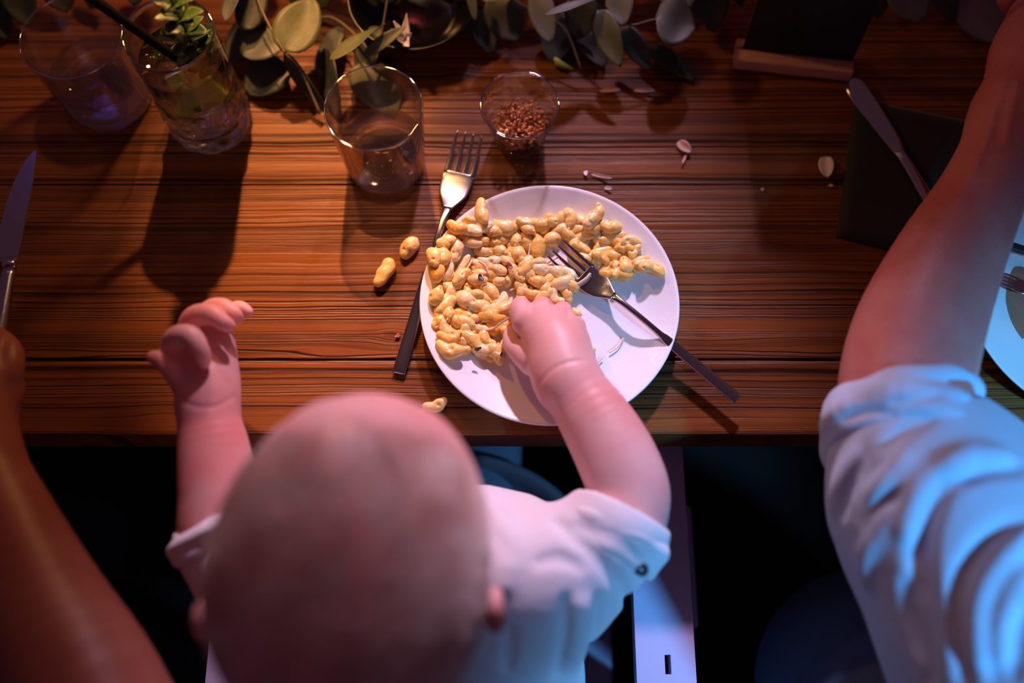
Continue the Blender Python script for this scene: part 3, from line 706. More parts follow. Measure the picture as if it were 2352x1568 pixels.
# head: skull, forehead, face
hc = P(795, 1352, .215); fh = P(842, 1150, .195)
f.ell(hc, (.0735, .078, .074), .02)
f.ell(fh, (.056, .058, .062), .050)
face = hc + np.array([.006, .060, -.045])
f.ell(face, (.050, .046, .060), .035)
for s in (-1, 1): f.ell(face + np.array([s * .026, .014, -.018]), (.021, .020, .022), .02)           # cheeks
fd = np.array([.05, .86, -.5]); fd /= np.linalg.norm(fd)
f.ell(face + np.array([0, .048, -.010]), (.008, .010, .009), .010)                                        # nose
f.ell(face + np.array([0, .040, -.036]), (.013, .008, .0045), .006)                                       # upper lip
f.ell(face + np.array([0, .037, -.044]), (.011, .008, .0045), .004)                                       # lower lip
f.ell(face + np.array([0, .028, -.056]), (.014, .012, .010), .014)                                        # chin
for s in (-1, 1):
    f.ell(face + np.array([s * .020, .043, .004]), (.0125, .007, .0055), .006, -1)            # eye openings
    f.ell(face + np.array([s * .020, .040, .016]), (.015, .006, .004), .008)                     # brow and lid
    f.ell(face + np.array([s * .020, .0385, .010]), (.0115, .0042, .0042), .003)
# ears
for (ex, ey, eh, s) in ((1154, 1400, .165, 1), (462, 1420, .170, -1)):
    c = P(ex, ey, eh); f.ell(c + np.array([-s * .004, 0, 0]), (.0075, .0135, .019), .004); f.ell(c + np.array([s * .002, .004, 0]), (.0045, .007, .011), .003, -1)
# neck, shoulders, trunk
f.limb([hc + np.array([0, -.005, -.05]), P(880, 1330, .05), P(890, 1350, .0)], [.040, .036, .045], .02)
f.limb([P(620, 1390, .035), P(1230, 1345, .040)], [.030, .030], .02)
f.ell(P(905, 1330, -.075), (.072, .056, .13), .02)
for s in (-1, 1): f.limb([P(905 + 120 * s, 1340, -.19), P(905 + 190 * s, 1020, -.21), P(905 + 170 * s, 980, -.33)], [.042, .038, .028], .02)
# right arm (on the plate)
f.px([(1265, 1320, .045, 88), (1400, 1245, .050, 96), (1446, 1150, .052, 93), (1420, 1060, .053, 93), (1368, 965, .052, 84), (1312, 885, .050, 69)], .012)
f.px([(1312, 885, .050, 69), (1294, 850, .048, 66)], .008)
f.px([(1298, 868, .047, 62), (1272, 800, .043, 62), (1232, 745, .037, 44)], .012)
f.px([(1298, 868, .045, 60), (1288, 800, .043, 58), (1268, 745, .038, 44)], .012)
f.px([(1290, 850, .043, 52), (1304, 790, .036, 46), (1306, 762, .033, 36)], .012)
for a in ([(1208, 740, .036, 33), (1197, 712, .032, 27), (1196, 706, .022, 23), (1206, 730, .013, 20)],
          [(1250, 738, .038, 33), (1247, 716, .034, 27), (1245, 704, .023, 24), (1240, 722, .012, 21)],
          [(1288, 742, .036, 32), (1292, 722, .031, 25), (1292, 714, .021, 22), (1280, 732, .012, 19)],
          [(1314, 764, .031, 29), (1325, 752, .026, 22), (1322, 744, .018, 19), (1308, 752, .011, 17)],
          [(1225, 830, .034, 36), (1186, 800, .025, 25), (1176, 775, .016, 22), (1186, 750, .011, 19)]): finger(f, a, .003)
# left arm (raised)
f.px([(600, 1340, .045, 92), (510, 1240, .050, 92), (500, 1140, .055, 88), (492, 1040, .058, 82), (478, 955, .062, 67), (474, 925, .063, 64)], .012)
f.px([(474, 925, .063, 63), (474, 880, .064, 66), (452, 835, .066, 54)], .010)
f.px([(484, 925, .060, 56), (500, 860, .060, 46), (512, 790, .060, 30)], .010)
f.px([(470, 870, .062, 52), (470, 815, .064, 46)], .010)
for a in ([(432, 888, .070, 34), (402, 856, .078, 27), (372, 828, .082, 21), (352, 820, .082, 16)],
          [(432, 842, .070, 34), (398, 806, .078, 27), (404, 776, .090, 27), (436, 772, .098, 26), (458, 800, .097, 23), (466, 828, .091, 19)],
          [(458, 812, .066, 32), (432, 762, .072, 26), (446, 728, .082, 26), (484, 722, .090, 25), (512, 740, .091, 20), (526, 748, .088, 16)],
          [(486, 800, .062, 28), (468, 742, .064, 22), (480, 710, .072, 21), (512, 704, .080, 20), (538, 720, .082, 17), (546, 730, .079, 14)],
          [(512, 792, .060, 26), (518, 742, .060, 18), (530, 714, .066, 17), (552, 706, .071, 16), (571, 716, .071, 12)]): finger(f, a, .0020)
# creases of wrists and palm
f.stroke([(1236, 884), (1262, 852), (1300, 832), (1342, 826)], 3.4, .25, .0022)
f.stroke([(410, 908), (438, 930), (490, 934), (540, 910)], 3.0, .25, .0020)
f.stroke([(478, 792), (508, 790), (540, 784)], 2.6, .3, .0016)
f.stroke([(425, 812), (452, 840), (474, 852)], 3.4, .25, .0022)
f.stroke([(1216, 690), (1222, 712)], 3.5, .2, .003); f.stroke([(1268, 692), (1270, 714)], 3.5, .2, .003); f.stroke([(1306, 708), (1306, 728)], 3, .2, .003)
me = f.bake(.0013); link('body', me, M_BABY, baby)
# eyes
M_EYE = simple('eye_white', (.8, .8, .8), .1); M_IRIS = simple('iris', (.05, .12, .25), .1)
for s in (-1, 1):
    bm = bmesh.new(); bmesh.ops.create_uvsphere(bm, u_segments=20, v_segments=12, radius=.0088); e = link('eye', bm2me(bm, True), M_EYE, baby, world=False)
    q = face + np.array([s * .020, .0305, .006]); e.location = Vector(q) - baby.location
    bm = bmesh.new(); bmesh.ops.create_uvsphere(bm, u_segments=16, v_segments=8, radius=.0042); i_ = link('iris', bm2me(bm, True), M_IRIS, e, world=False); i_.location = (0, .0048, -.0028)
# short fine hair lying on the skull
def hair():
    sk = Field(); sk.ell(hc, (.0735, .078, .074), .02); sk.ell(fh, (.056, .058, .062), .050)
    rnd = np.random.RandomState(5); N = 17000
    d = rnd.normal(size=(N * 2, 3)); d /= np.linalg.norm(d, axis=1)[:, None]; d = d[(d[:, 2] > -.45)][:N]
    c = hc * .6 + fh * .4; T = np.full(len(d), .16)
    for _ in range(40): T -= sk.eval(c + d * T[:, None]) * .8
    Q = c + d * T[:, None]
    keep = (Q[:, 1] < fh[1] + .006 + .022 * rnd.rand(len(Q))); Q = Q[keep]
    wh = P(770, 1400, .29)                      # whorl at the crown
    def grad(p):
        e = 1e-3; g = np.stack([sk.eval(p + np.eye(3)[i] * e) - sk.eval(p - np.eye(3)[i] * e) for i in range(3)], 1); return g / np.linalg.norm(g, axis=1)[:, None]
    cu = bpy.data.curves.new('hair', 'CURVE'); cu.dimensions = '3D'; cu.bevel_depth = .00016; cu.bevel_resolution = 0; cu.use_fill_caps = False
    p = Q + grad(Q) * .0001; pts = [p]; jit = rnd.normal(size=Q.shape) * .35
    # locks: strands near each other share a bend
    lock = np.stack([np.sin(Q[:, 0] * 150 + Q[:, 1] * 60), np.cos(Q[:, 1] * 130 - Q[:, 2] * 90), np.sin(Q[:, 2] * 120 + 1)], 1)
    for s in range(4):
        g = grad(p); rdir = p - wh; sw = np.cross(g, rdir); v = rdir / (np.linalg.norm(rdir, axis=1)[:, None] + .01) + .75 * sw / (np.linalg.norm(sw, axis=1)[:, None] + .01) + jit + .45 * lock
        v -= g * (v * g).sum(1)[:, None]; v /= np.linalg.norm(v, axis=1)[:, None] + 1e-6
        p = p + v * .0036; q = sk.eval(p); p = p - grad(p) * q[:, None] + grad(p) * (.0004 + .0006 * s); pts.append(p)
    A = np.stack(pts, 1); n = A.shape[1]
    V = []; hw = .00017
    t_ = A[:, -1] - A[:, 0]; g = grad(A[:, 0]); side = np.cross(t_, g); side /= np.linalg.norm(side, axis=1)[:, None] + 1e-9
    wds = np.array([1, 1, .9, .6, .15]) * hw
    L = A + side[:, None] * wds[None, :, None]; R_ = A - side[:, None] * wds[None, :, None]; U = A + g[:, None] * wds[None, :, None] * 1.4
    VV = np.stack([L, U, R_], 2).reshape(-1, 3); Qd = []
    m = len(A); base = np.arange(m)[:, None] * (n * 3)
    for i in range(n - 1):
        for k in range(3):
            k2 = (k + 1) % 3; Qd.append(np.concatenate([base + i * 3 + k, base + i * 3 + k2, base + (i + 1) * 3 + k2, base + (i + 1) * 3 + k], 1))
    return fastmesh(VV, np.concatenate(Qd))
tH = NT('blond_hair'); co = tH.coord()
tH.P(Base_Color=tH.mix(tH.ramp(tH.noise(co, 34, 3, .55), [(.42, 0.), (.62, 1.)]), (1.0, .88, .80), (.80, .58, .50)), Roughness=.5); M_HAIR = tH.m
tag(link('hair', hair(), M_HAIR, baby), 'thin short pale blond hair', kind='stuff')

# baby shirt
s = Field()
s.limb([P(640, 1375, .030), P(900, 1350, .040), P(1240, 1335, .038)], [.046, .050, .045], .03)
s.ell(P(905, 1330, -.085), (.086, .070, .135), .03)
s.limb([P(1110, 1230, .010), P(1180, 1240, .010)], [.038, .036], .03)
s.px([(1235, 1345, .040, 135), (1330, 1290, .044, 132), (1412, 1215, .050, 127)], .02)             # right sleeve
s.px([(1300, 1370, .010, 95), (1370, 1350, .0, 70)], .03)
s.px([(660, 1370, .032, 135), (560, 1300, .042, 120), (500, 1240, .048, 100)], .02)                 # left sleeve
tor = s
# hollow the sleeve mouths
s.px([(1428, 1188, .052, 104), (1444, 1140, .052, 112), (1442, 1080, .052, 122)], .004, -1)
s.px([(502, 1200, .052, 92), (498, 1160, .053, 100), (496, 1100, .053, 106)], .004, -1)
s.ell(P(862, 1300, .100), (.050, .050, .040), .01, -1)                                               # neck opening
s.limb([P(1150, 1400, .0), P(1180, 1560, -.06), P(1190, 1740, -.12)], [.055, .056, .05], .03)
for q, r in (([(1275, 1195), (1350, 1260), (1420, 1340), (1445, 1390)], 9), ([(1330, 1205), (1400, 1240), (1460, 1290)], 6), ([(1240, 1290), (1280, 1280), (1330, 1300)], 7), ([(1300, 1380), (1300, 1460), (1280, 1550)], 9),
             ([(1370, 1380), (1365, 1440), (1350, 1490)], 8), ([(1170, 1450), (1165, 1540)], 9), ([(1150, 1230), (1170, 1280)], 7)):
    s.stroke(q, r, .32, .008)
for q, r in (([(1335, 1390), (1330, 1470), (1310, 1560)], 10), ([(1140, 1180), (1170, 1250), (1160, 1340)], 10)):
    s.stroke(q, r, .25, .014, groove=False)
shirt = link('shirt', s.bake(.0019), M_WHITE_CLOTH, baby)
def ring_cuff(c0, c1, r0, r1, wall, parent, mat, name='rolled_cuff', sq=1.0, wob=.0016, seed=0, vox=.0011, fold=3):
    """rolled cloth band around the axis c0 -> c1"""
    c0 = np.array(c0); c1 = np.array(c1); ax = c1 - c0; L = np.linalg.norm(ax); ax /= L
    g = Field(); m = max(r0, r1) + wall + .006; lo = np.minimum(c0, c1) - m; hi = np.maximum(c0, c1) + m
    u = np.cross(ax, [0, 0, 1.]); u /= np.linalg.norm(u); v = np.cross(ax, u)
    def fn(X, Y, Z):
        x = X - c0[0]; y = Y - c0[1]; z = Z - c0[2]
        a = x * ax[0] + y * ax[1] + z * ax[2]; pu = x * u[0] + y * u[1] + z * u[2]; pv = (x * v[0] + y * v[1] + z * v[2]) / sq
        r = np.sqrt(pu ** 2 + pv ** 2); th = np.arctan2(pv, pu); tt = np.clip(a / L, -.2, 1.2)
        R = r0 + (r1 - r0) * tt - .0065 * np.abs(2 * tt - 1) ** 3 + wob * np.sin(fold * th + seed + 2.0 * tt) + wob * .6 * np.sin((fold * 2 + 1) * th + 1.3 * seed - 5 * tt)
        roll = .0014 * np.cos(tt * math.pi * 3.0 + .6 * np.sin(2 * th + seed))
        dr = np.abs(r - R - roll * .8) - wall; da = np.abs(a - L / 2 - .002 * np.sin(2 * th + seed)) - L / 2
        return np.minimum(np.maximum(dr, da), 0) + np.sqrt(np.maximum(dr, 0) ** 2 + np.maximum(da, 0) ** 2) - .0009
    g.add(lo, hi, fn, 0); link(name, g.bake(vox), mat, parent); return g
pr0, pr1 = P(1382, 1282, .046), P(1428, 1186, .050)
rg = ring_cuff(pr0, pr1, .0378, .0380, .0018, shirt, M_WHITE_CLOTH, seed=1, wob=.0009)
ring_cuff(P(520, 1262, .048), P(492, 1196, .052), .0335, .0345, .0012, shirt, M_WHITE_CLOTH, seed=3)
# button and its tab on the right cuff
pxl = [(1506, 1262), (1490, 1290), (1468, 1318), (1456, 1332)]; hp, hd_, ok_ = rg.hit(pxl); hp2, _, ok2 = s.hit(pxl)
for i in range(4):
    if ok2[i] and (not ok_[i] or np.linalg.norm(hp2[i] - CAMP) < np.linalg.norm(hp[i] - CAMP)): hp[i] = hp2[i]; ok_[i] = True
bm = bmesh.new(); bmesh.ops.create_cone(bm, cap_ends=True, segments=24, radius1=.0050, radius2=.0044, depth=.002); bmesh.ops.bevel(bm, geom=bm.edges[:], offset=.0004, segments=1, affect='EDGES')
o = link('button', bm2me(bm, True), simple('dark_button', (.02, .012, .015), .3), shirt, world=False)
bp = hp[1] * .35 + hp[2] * .65 - hd_[2] * .0030
o.matrix_world = Matrix.Translation(Vector(bp)) @ (Vector(-hd_[2]) + Vector((.55, -.25, 0))).to_track_quat('Z', 'Y').to_matrix().to_4x4()
o.matrix_parent_inverse = Matrix()
# trousers
tr = Field(); tr.ell(P(905, 1380, -.22), (.088, .075, .06), .03)
for s_ in (-1, 1): tr.limb([P(905 + 120 * s_, 1340, -.19), P(905 + 190 * s_, 1020, -.21), P(905 + 170 * s_, 980, -.31)], [.050, .046, .036], .02)
link('trousers', tr.bake(.004), cloth('dark_trousers', (.05, .045, .07)), baby)

# ------------------------------------------------------------------ high chair
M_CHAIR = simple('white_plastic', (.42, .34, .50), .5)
hcx = P(1040, 1400, -.10); ch = empty('high_chair', (hcx[0], hcx[1] - .02, 0), 'white high chair with a slotted side panel under the baby', 'high chair')
def board(x0, x1, ya, yb, z0, z1, bev=.003):
    bm = bmesh.new(); box(bm, (x0, ya, z0), (x1, yb, z1), bev); return bm
zt = -.095
xl, xr = P(1452, 1300, zt)[0], P(1584, 1300, zt)[0]; yt = P(1500, 940, zt)[1]; yb_ = P(1500, 1760, zt)[1]
sl = (P(1526, 1500, zt)[0], P(1540, 1500, zt)[0], P(1530, 1548, zt)[1], P(1530, 1503, zt)[1])
for sgn in (1, -1):
    X = lambda x: hcx[0] + sgn * (x - hcx[0])
    bm = bmesh.new()
    for (a0, a1, b0, b1) in ((xl, sl[0], yb_, yt), (sl[1], xr, yb_, yt), (sl[0], sl[1], sl[3], yt), (sl[0], sl[1], yb_, sl[2])):
        p_, q_ = sorted((X(a0), X(a1))); box(bm, (p_, b0, TZ + zt - .018), (q_, b1, TZ + zt))
    bmesh.ops.remove_doubles(bm, verts=bm.verts, dist=1e-5)
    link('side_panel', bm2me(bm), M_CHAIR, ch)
    for yy in (yt - .05, yb_ + .03):
        bm = bmesh.new(); x_ = X(xr - .012); box(bm, (x_ - .014, yy - .014, 0), (x_ + .014, yy + .014, TZ + zt - .018), .003); link('leg', bm2me(bm), M_CHAIR, ch)
# lower side rail, bluish edge seen past the panel
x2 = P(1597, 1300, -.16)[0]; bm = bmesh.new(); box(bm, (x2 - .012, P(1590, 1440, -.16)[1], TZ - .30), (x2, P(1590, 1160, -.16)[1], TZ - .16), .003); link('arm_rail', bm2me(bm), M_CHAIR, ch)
# seat shell: rounded tub with a thick rim
sc_ = P(1010, 1330, -.14)
def tub(r, z, a): return r * (1 + .10 * math.cos(2 * a))
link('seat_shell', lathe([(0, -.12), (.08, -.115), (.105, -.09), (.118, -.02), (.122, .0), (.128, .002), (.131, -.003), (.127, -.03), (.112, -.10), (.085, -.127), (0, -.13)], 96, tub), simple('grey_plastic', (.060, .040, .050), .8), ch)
for c_ in ch.children:
    if c_.name.startswith('seat_shell'): c_.location = Vector(sc_)
bm = bmesh.new(); box(bm, (hcx[0] - .15, hcx[1] - .10, TZ - .30), (hcx[0] + .15, hcx[1] + .08, TZ - .285), .003); link('seat_board', bm2me(bm), M_CHAIR, ch)

# ================================================================== man at the right
man = empty('person', P(2300, 1500, -.5), 'man in a pale blue shirt with rolled sleeve reaching over the right plate', 'person')
a = Field()
a.px([(2230, 1290, .070, 150), (2085, 1030, .085, 150)], .02)
a.px([(2085, 1030, .085, 148), (2078, 900, .082, 148), (2108, 760, .080, 143), (2175, 600, .080, 122), (2252, 450, .082, 98), (2300, 345, .085, 90), (2330, 270, .086, 92)], .016)
a.px([(2326, 280, .088, 84), (2375, 170, .090, 96), (2405, 60, .090, 88)], .016)                       # palm
a.px([(2352, 200, .088, 62), (2340, 120, .092, 58), (2388, 40, .09, 50)], .012)
for g_ in ([(2400, 60, .095, 36), (2390, -40, .098, 34), (2340, -55, .088, 32), (2318, -12, .075, 28), (2322, 8, .066, 24)],
           [(2420, 70, .090, 36), (2425, -30, .092, 34), (2382, -60, .075, 31), (2352, -20, .060, 28), (2352, 5, .054, 24)],
           [(2440, 80, .080, 34), (2455, -10, .080, 32), (2410, -40, .062, 29), (2384, -8, .050, 26)],
           [(2450, 100, .070, 30), (2470, 20, .066, 28), (2432, -10, .050, 26), (2410, 10, .042, 22)],
           [(2360, 150, .075, 44), (2345, 80, .050, 36), (2360, 20, .038, 32), (2372, -20, .034, 26)]): a.px(g_, .004, n=4)
for q, r, gr in (([(2235, 372), (2280, 352), (2330, 358), (2352, 372)], 4, True), ([(2262, 388), (2310, 380), (2352, 392)], 3, True), ([(2262, 330), (2285, 260), (2312, 180)], 8, False), ([(2310, 330), (2325, 250), (2338, 190)], 7, False), ([(2200, 470), (2235, 400), (2275, 300)], 9, False)):
    a.stroke(q, r, .25, .004, groove=gr)
link('body', a.bake(.0020), M_MAN, man)
b = Field()
b.px([(2085, 1015, .082, 178), (2150, 1150, .085, 225), (2260, 1310, .080, 285), (2390, 1500, .075, 345), (2500, 1720, .06, 360)], .03)
b.px([(2120, 1180, .060, 190), (2110, 1300, .02, 120)], .03)
b.px([(2240, 1080, .070, 130), (2352, 1200, .06, 180)], .04)
b.ell(P(2560, 1900, -.15), (.20, .13, .30), .06)
G = lambda q, r, d=.46, k=.007: b.stroke(q, r * 1.25, d, k); Rg = lambda q, r, d=.5, k=.012: b.stroke(q, r * 1.2, d, k, groove=False)
for q, r in (([(2352, 1195), (2275, 1245), (2225, 1320), (2205, 1420), (2215, 1560)], 22), ([(2352, 1280), (2305, 1340), (2275, 1430), (2285, 1560)], 17), ([(2352, 1400), (2330, 1460), (2325, 1560)], 16),
             ([(2245, 1050), (2180, 1090), (2125, 1180), (2110, 1280), (2130, 1420), (2140, 1560)], 22), ([(2340, 1070), (2260, 1075), (2200, 1100)], 15),
             ([(2070, 1130), (2020, 1170), (1985, 1240)], 15), ([(1985, 1040), (1950, 1110), (1935, 1180)], 14), ([(2050, 1050), (2000, 1100), (1965, 1200)], 12), ([(2080, 1340), (2090, 1420), (2110, 1500)], 13), ([(2140, 960), (2080, 985), (2030, 1030)], 10)): G(q, r)
for q, r in (([(2352, 1230), (2300, 1290), (2250, 1370), (2245, 1500)], 17), ([(2200, 1060), (2120, 1120), (2085, 1220)], 17), ([(2300, 1045), (2230, 1045), (2180, 1065)], 13), ([(2070, 1060), (2010, 1130), (1975, 1200)], 12),
             ([(2040, 1180), (1990, 1270), (1990, 1330)], 12), ([(1970, 1050), (1930, 1110), (1915, 1170)], 11), ([(2352, 1330), (2310, 1400), (2300, 1500)], 14)): Rg(q, r)
b.px([(2085, 1040, .082, 118), (2080, 900, .082, 152), (2090, 800, .08, 160)], .006, -1)
sh2 = link('shirt', b.bake(.0028), M_BLUE_CLOTH, man)
# rolled cuff: three soft turns around the elbow
c = Field()
c0 = P(2070, 1010, .084); c1 = P(2074, 900, .082); axd = c1 - c0; Lc = np.linalg.norm(axd); axd /= Lc
def turn(cx, cy, h, rx_px, tilt, tube_r, wob, seed):
    ce = P(cx, cy, h); R_ = rad(rx_px, ce); u = np.array([math.cos(tilt), math.sin(tilt), 0]); v = np.array([-.12 * math.sin(tilt), .20 * math.cos(tilt), .97]); pts = []; rr_ = []
    for i in range(41):
        t_ = 2 * math.pi * i / 40; wv = 1 + wob * math.sin(3 * t_ + seed) + wob * .7 * math.sin(5 * t_ + 2 * seed)
        pts.append(ce + R_ * wv * (u * math.cos(t_) + v * math.sin(t_)) + axd * .004 * math.sin(2 * t_ + seed)); rr_.append(tube_r * (1 + .18 * math.sin(4 * t_ + seed) + .12 * math.sin(7 * t_)))
    c.limb(pts, rr_, .006, n=1)
turn(2075, 925, .082, 140, -.02, .0078, .018, .5); turn(2072, 968, .083, 152, -.12, .0088, .025, 1.7); turn(2070, 1012, .084, 158, -.22, .0090, .028, 3.0); turn(2085, 1050, .084, 158, -.30, .0085, .03, 4.2)
for q, r in (([(1905, 1040), (1960, 1000), (2030, 985), (2110, 975)], 7), ([(1960, 1075), (2010, 1035), (2070, 1010), (2130, 990), (2240, 960)], 8), ([(2050, 925), (2110, 915), (2160, 905)], 7), ([(1940, 960), (2000, 945), (2050, 950)], 6)): c.stroke(q, r * 1.2, .42, .004)
link('rolled_cuff', c.bake(.0019), M_BLUE_CLOTH, sh2)
d = Field(); d.px([(2330, 1760, -.16, 330), (2120, 1640, -.19, 285), (2010, 1580, -.20, 250)], .03); d.px([(2010, 1580, -.20, 250), (2000, 1560, -.45, 190), (2000, 1560, -.62, 150)], .03)
d.stroke([(1900, 1480), (2000, 1410), (2110, 1400)], 14, .3, .02); d.stroke([(1850, 1560), (1960, 1500), (2060, 1520)], 14, .3, .02)
tj = NT('denim'); co = tj.coord(); tj.P(Base_Color=tj.mix(tj.noise(co, 900, 2, .5), (.05, .09, .16), (.10, .17, .27)), Roughness=.9); tj.bump(tj.noise(co, 40, 4, .5), .5, .004)
link('jeans', d.bake(.004), tj.m, man)

# ================================================================== person at the left
lp = empty('person', P(-150, 1500, -.5), 'bare-armed person at the left edge holding a knife upright', 'person')
e = Field()
e.px([(320, 1900, .10, 190), (205, 1600, .095, 168), (100, 1380, .088, 132), (20, 1190, .080, 100), (-38, 1040, .074, 74)], .02)
e.px([(-38, 1040, .074, 72), (-45, 960, .072, 78), (-40, 880, .070, 72)], .014)
for g_ in ([(-20, 900, .068, 42), (18, 862, .072, 33), (26, 812, .070, 28), (2, 780, .062, 25), (-30, 775, .055, 22)],
           [(-10, 930, .066, 40), (22, 905, .066, 32), (22, 872, .058, 28), (-6, 850, .050, 25), (-40, 850, .046, 22)],
           [(-15, 965, .062, 38), (14, 950, .058, 30), (8, 920, .048, 27), (-24, 905, .042, 24)],
           [(-70, 930, .085, 40), (-60, 860, .090, 32), (-36, 800, .082, 28), (-22, 760, .072, 24)],
           [(-30, 1000, .06, 34), (0, 985, .052, 26), (-10, 960, .042, 23), (-40, 950, .038, 20)]): e.px(g_, .005, n=4)
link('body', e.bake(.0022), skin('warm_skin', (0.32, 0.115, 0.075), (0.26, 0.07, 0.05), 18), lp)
h = Field(); h.px([(300, 1860, .10, 215), (420, 2150, .10, 260)], .03); h.ell(P(300, 2300, -.2), (.2, .14, .32), .06)
link('shirt', h.bake(.005), cloth('dark_cotton', (.02, .02, .022)), lp)
# ================================================================== spaetzle
def zplate(x, y):
    r = math.hypot(x - pc[0], y - pc[1]) / .1055
    return .0004 + np.interp(r, [0, .3, .6, .7, .78, .88, .97, 1.0], [.0030, .0030, .0034, .0046, .0074, .0122, .0168, .0178])
def dumpling(seed):
    """an irregular dropped dumpling: a short knobbly drop of dough, sometimes waisted or hooked"""
    r = np.random.RandomState(seed + 40); g = Field(); kind = seed % 4
    bend = r.uniform(-.12, .12) if kind != 2 else r.choice([-1, 1]) * r.uniform(.18, .30)
    pts = []; rr_ = []
    for i, x in enumerate(np.linspace(-.38, .38, 5)):
        pts.append(np.array([x, bend * (x * x * 5 - .4) + r.uniform(-.04, .04), r.uniform(-.03, .04)]))
        b = [(.20, .26, .27, .22, .12), (.22, .25, .25, .24, .20), (.16, .20, .22, .20, .14), (.09, .18, .27, .28, .22)][kind][i]
        rr_.append(b * r.uniform(.92, 1.10))
    g.limb(pts, rr_, .06, n=4)
    for _ in range(3):
        a = r.uniform(0, 6.28); g.ell(np.array([r.uniform(-.33, .33), .12 * math.cos(a), .07 * math.sin(a)]), (r.uniform(.12, .22), r.uniform(.10, .15), r.uniform(.10, .15)), .12)
    for _ in range(2):
        a = r.uniform(0, 6.28); g.ell(np.array([r.uniform(-.35, .35), .33 * math.cos(a), .31 * math.sin(a)]), (r.uniform(.04, .10), .07, .07), .09, -1)
    for _ in range(7):
        a = r.uniform(0, 6.28); x = r.uniform(-.36, .36); g.ell(np.array([x, .21 * math.cos(a), .19 * math.sin(a)]), (r.uniform(.04, .10), r.uniform(.03, .06), r.uniform(.03, .06)), .05, r.choice([-1, 1]))
    return g.bake(.042, pad=.10, smooth=2)
DUMP = [dumpling(k) for k in range(16)]
def food(name, col, deep, spots=0.0):
    t = NT(name); co = t.coord(); oi = t.n('ShaderNodeObjectInfo')
    v = t.n('ShaderNodeVectorMath', operation='ADD'); t.set(v.inputs[0], co); t.set(v.inputs[1], oi.outputs['Location'])
    a = t.noise(v.outputs[0], 2.6, 3, .6); b = t.noise(v.outputs[0], 7.0, 3, .6)
    c = t.mix(t.ramp(a, [(.40, 0.), (.72, 1.)]), col, deep)
    c = t.mix(t.math('MULTIPLY', t.math('SUBTRACT', oi.outputs['Random'], .3, clamp=True), .6), c, (min(col[0] * 1.1, 1), col[1] * 1.15, col[2] * 1.7))
    if spots: c = t.mix(t.ramp(b, [(.60, 0.), (.70, spots)]), c, (.30, .05, .02))
    t.P(Base_Color=c, Roughness=.42); t.b.inputs['Subsurface Weight'].default_value = .4; t.b.inputs['Subsurface Radius'].default_value = (1, .6, .25); t.b.inputs['Subsurface Scale'].default_value = .003
    t.b.inputs['Coat Weight'].default_value = .28; t.b.inputs['Coat Roughness'].default_value = .22
    t.bump(t.noise(v.outputs[0], 3.0, 2, .5), .10, .08); return t.m
M_SP = [food('spaetzle', (.98, .66, .20), (.94, .52, .11)), food('pale_spaetzle', (.98, .76, .36), (.96, .66, .24)), food('deep_spaetzle', (.95, .56, .11), (.88, .42, .06)), food('browned_spaetzle', (.96, .64, .22), (.85, .42, .10), .8)]
DM = []
for i, m in enumerate(M_SP):
    DM.append([])
    for q in DUMP:
        c_ = q.copy(); c_.materials.clear(); c_.materials.append(m); DM[i].append(c_)
# x, y, length, width, angle (image degrees, clockwise), tone: 0 plain 1 pale 2 deep 3 browned
UL = """1107 485 55 22 80 0|1075 505 26 17 0 0|1049 522 40 24 20 2|1081 529 45 30 10 1|1107 522 42 26 -10 1|1132 529 42 32 20 0|1164 523 50 30 0 0|1196 519 45 28 -5 0|1209 509 40 25 0 0|1184 555 36 30 80 0|1210 552 40 24 75 0|
1075 557 50 20 5 1|1050 570 52 22 105 1|1024 562 30 25 120 3|1017 587 45 35 100 0|996 592 45 28 70 0|1002 618 50 26 75 2|1031 618 50 20 110 1|1058 616 55 14 125 1|1062 634 35 25 120 0|1113 579 38 26 10 0|1151 578 37 30 30 0|
1191 583 42 30 70 0|1123 601 48 26 0 1|1167 599 36 24 20 3|1139 618 40 30 10 3|1095 604 30 15 45 1|1100 629 40 30 0 3|1177 618 34 26 60 3|1206 606 38 28 130 0|1146 646 27 30 0 0|1130 553 40 26 15 2|1155 545 38 26 -20 0|1098 548 40 24 30 2"""
UR = """1231 516 40 30 10 2|1256 514 36 28 -10 0|1279 506 42 32 -30 0|1308 501 42 30 80 0|1290 529 42 30 -10 0|1327 527 42 24 -15 2|1234 561 50 30 80 2|1263 550 45 26 -25 0|1333 547 50 22 -20 0|1358 519 36 22 -10 0|1361 500 50 26 -65 1|
1333 568 45 30 20 2|1345 592 45 26 20 0|1369 492 50 24 -60 0|1401 520 44 26 15 0|1365 522 40 22 -20 0|1346 541 30 22 -50 1|1371 548 32 24 70 1|1397 547 36 30 -30 0|1391 574 76 18 -25 0|1446 556 45 24 -10 0|1434 569 40 27 0 2|
1457 577 38 26 -65 0|1374 606 40 26 -50 0|1422 598 30 24 0 1|1397 617 40 30 -60 0|1416 619 40 30 90 0|1437 613 42 28 90 0|1457 601 34 26 20 0|1478 607 34 26 0 1|1499 617 56 30 20 0|1399 630 38 20 0 2|1430 628 40 22 5 2|1215 528 36 26 40 0|1308 540 36 24 30 2|1410 588 38 26 10 2|1380 590 36 24 30 2"""
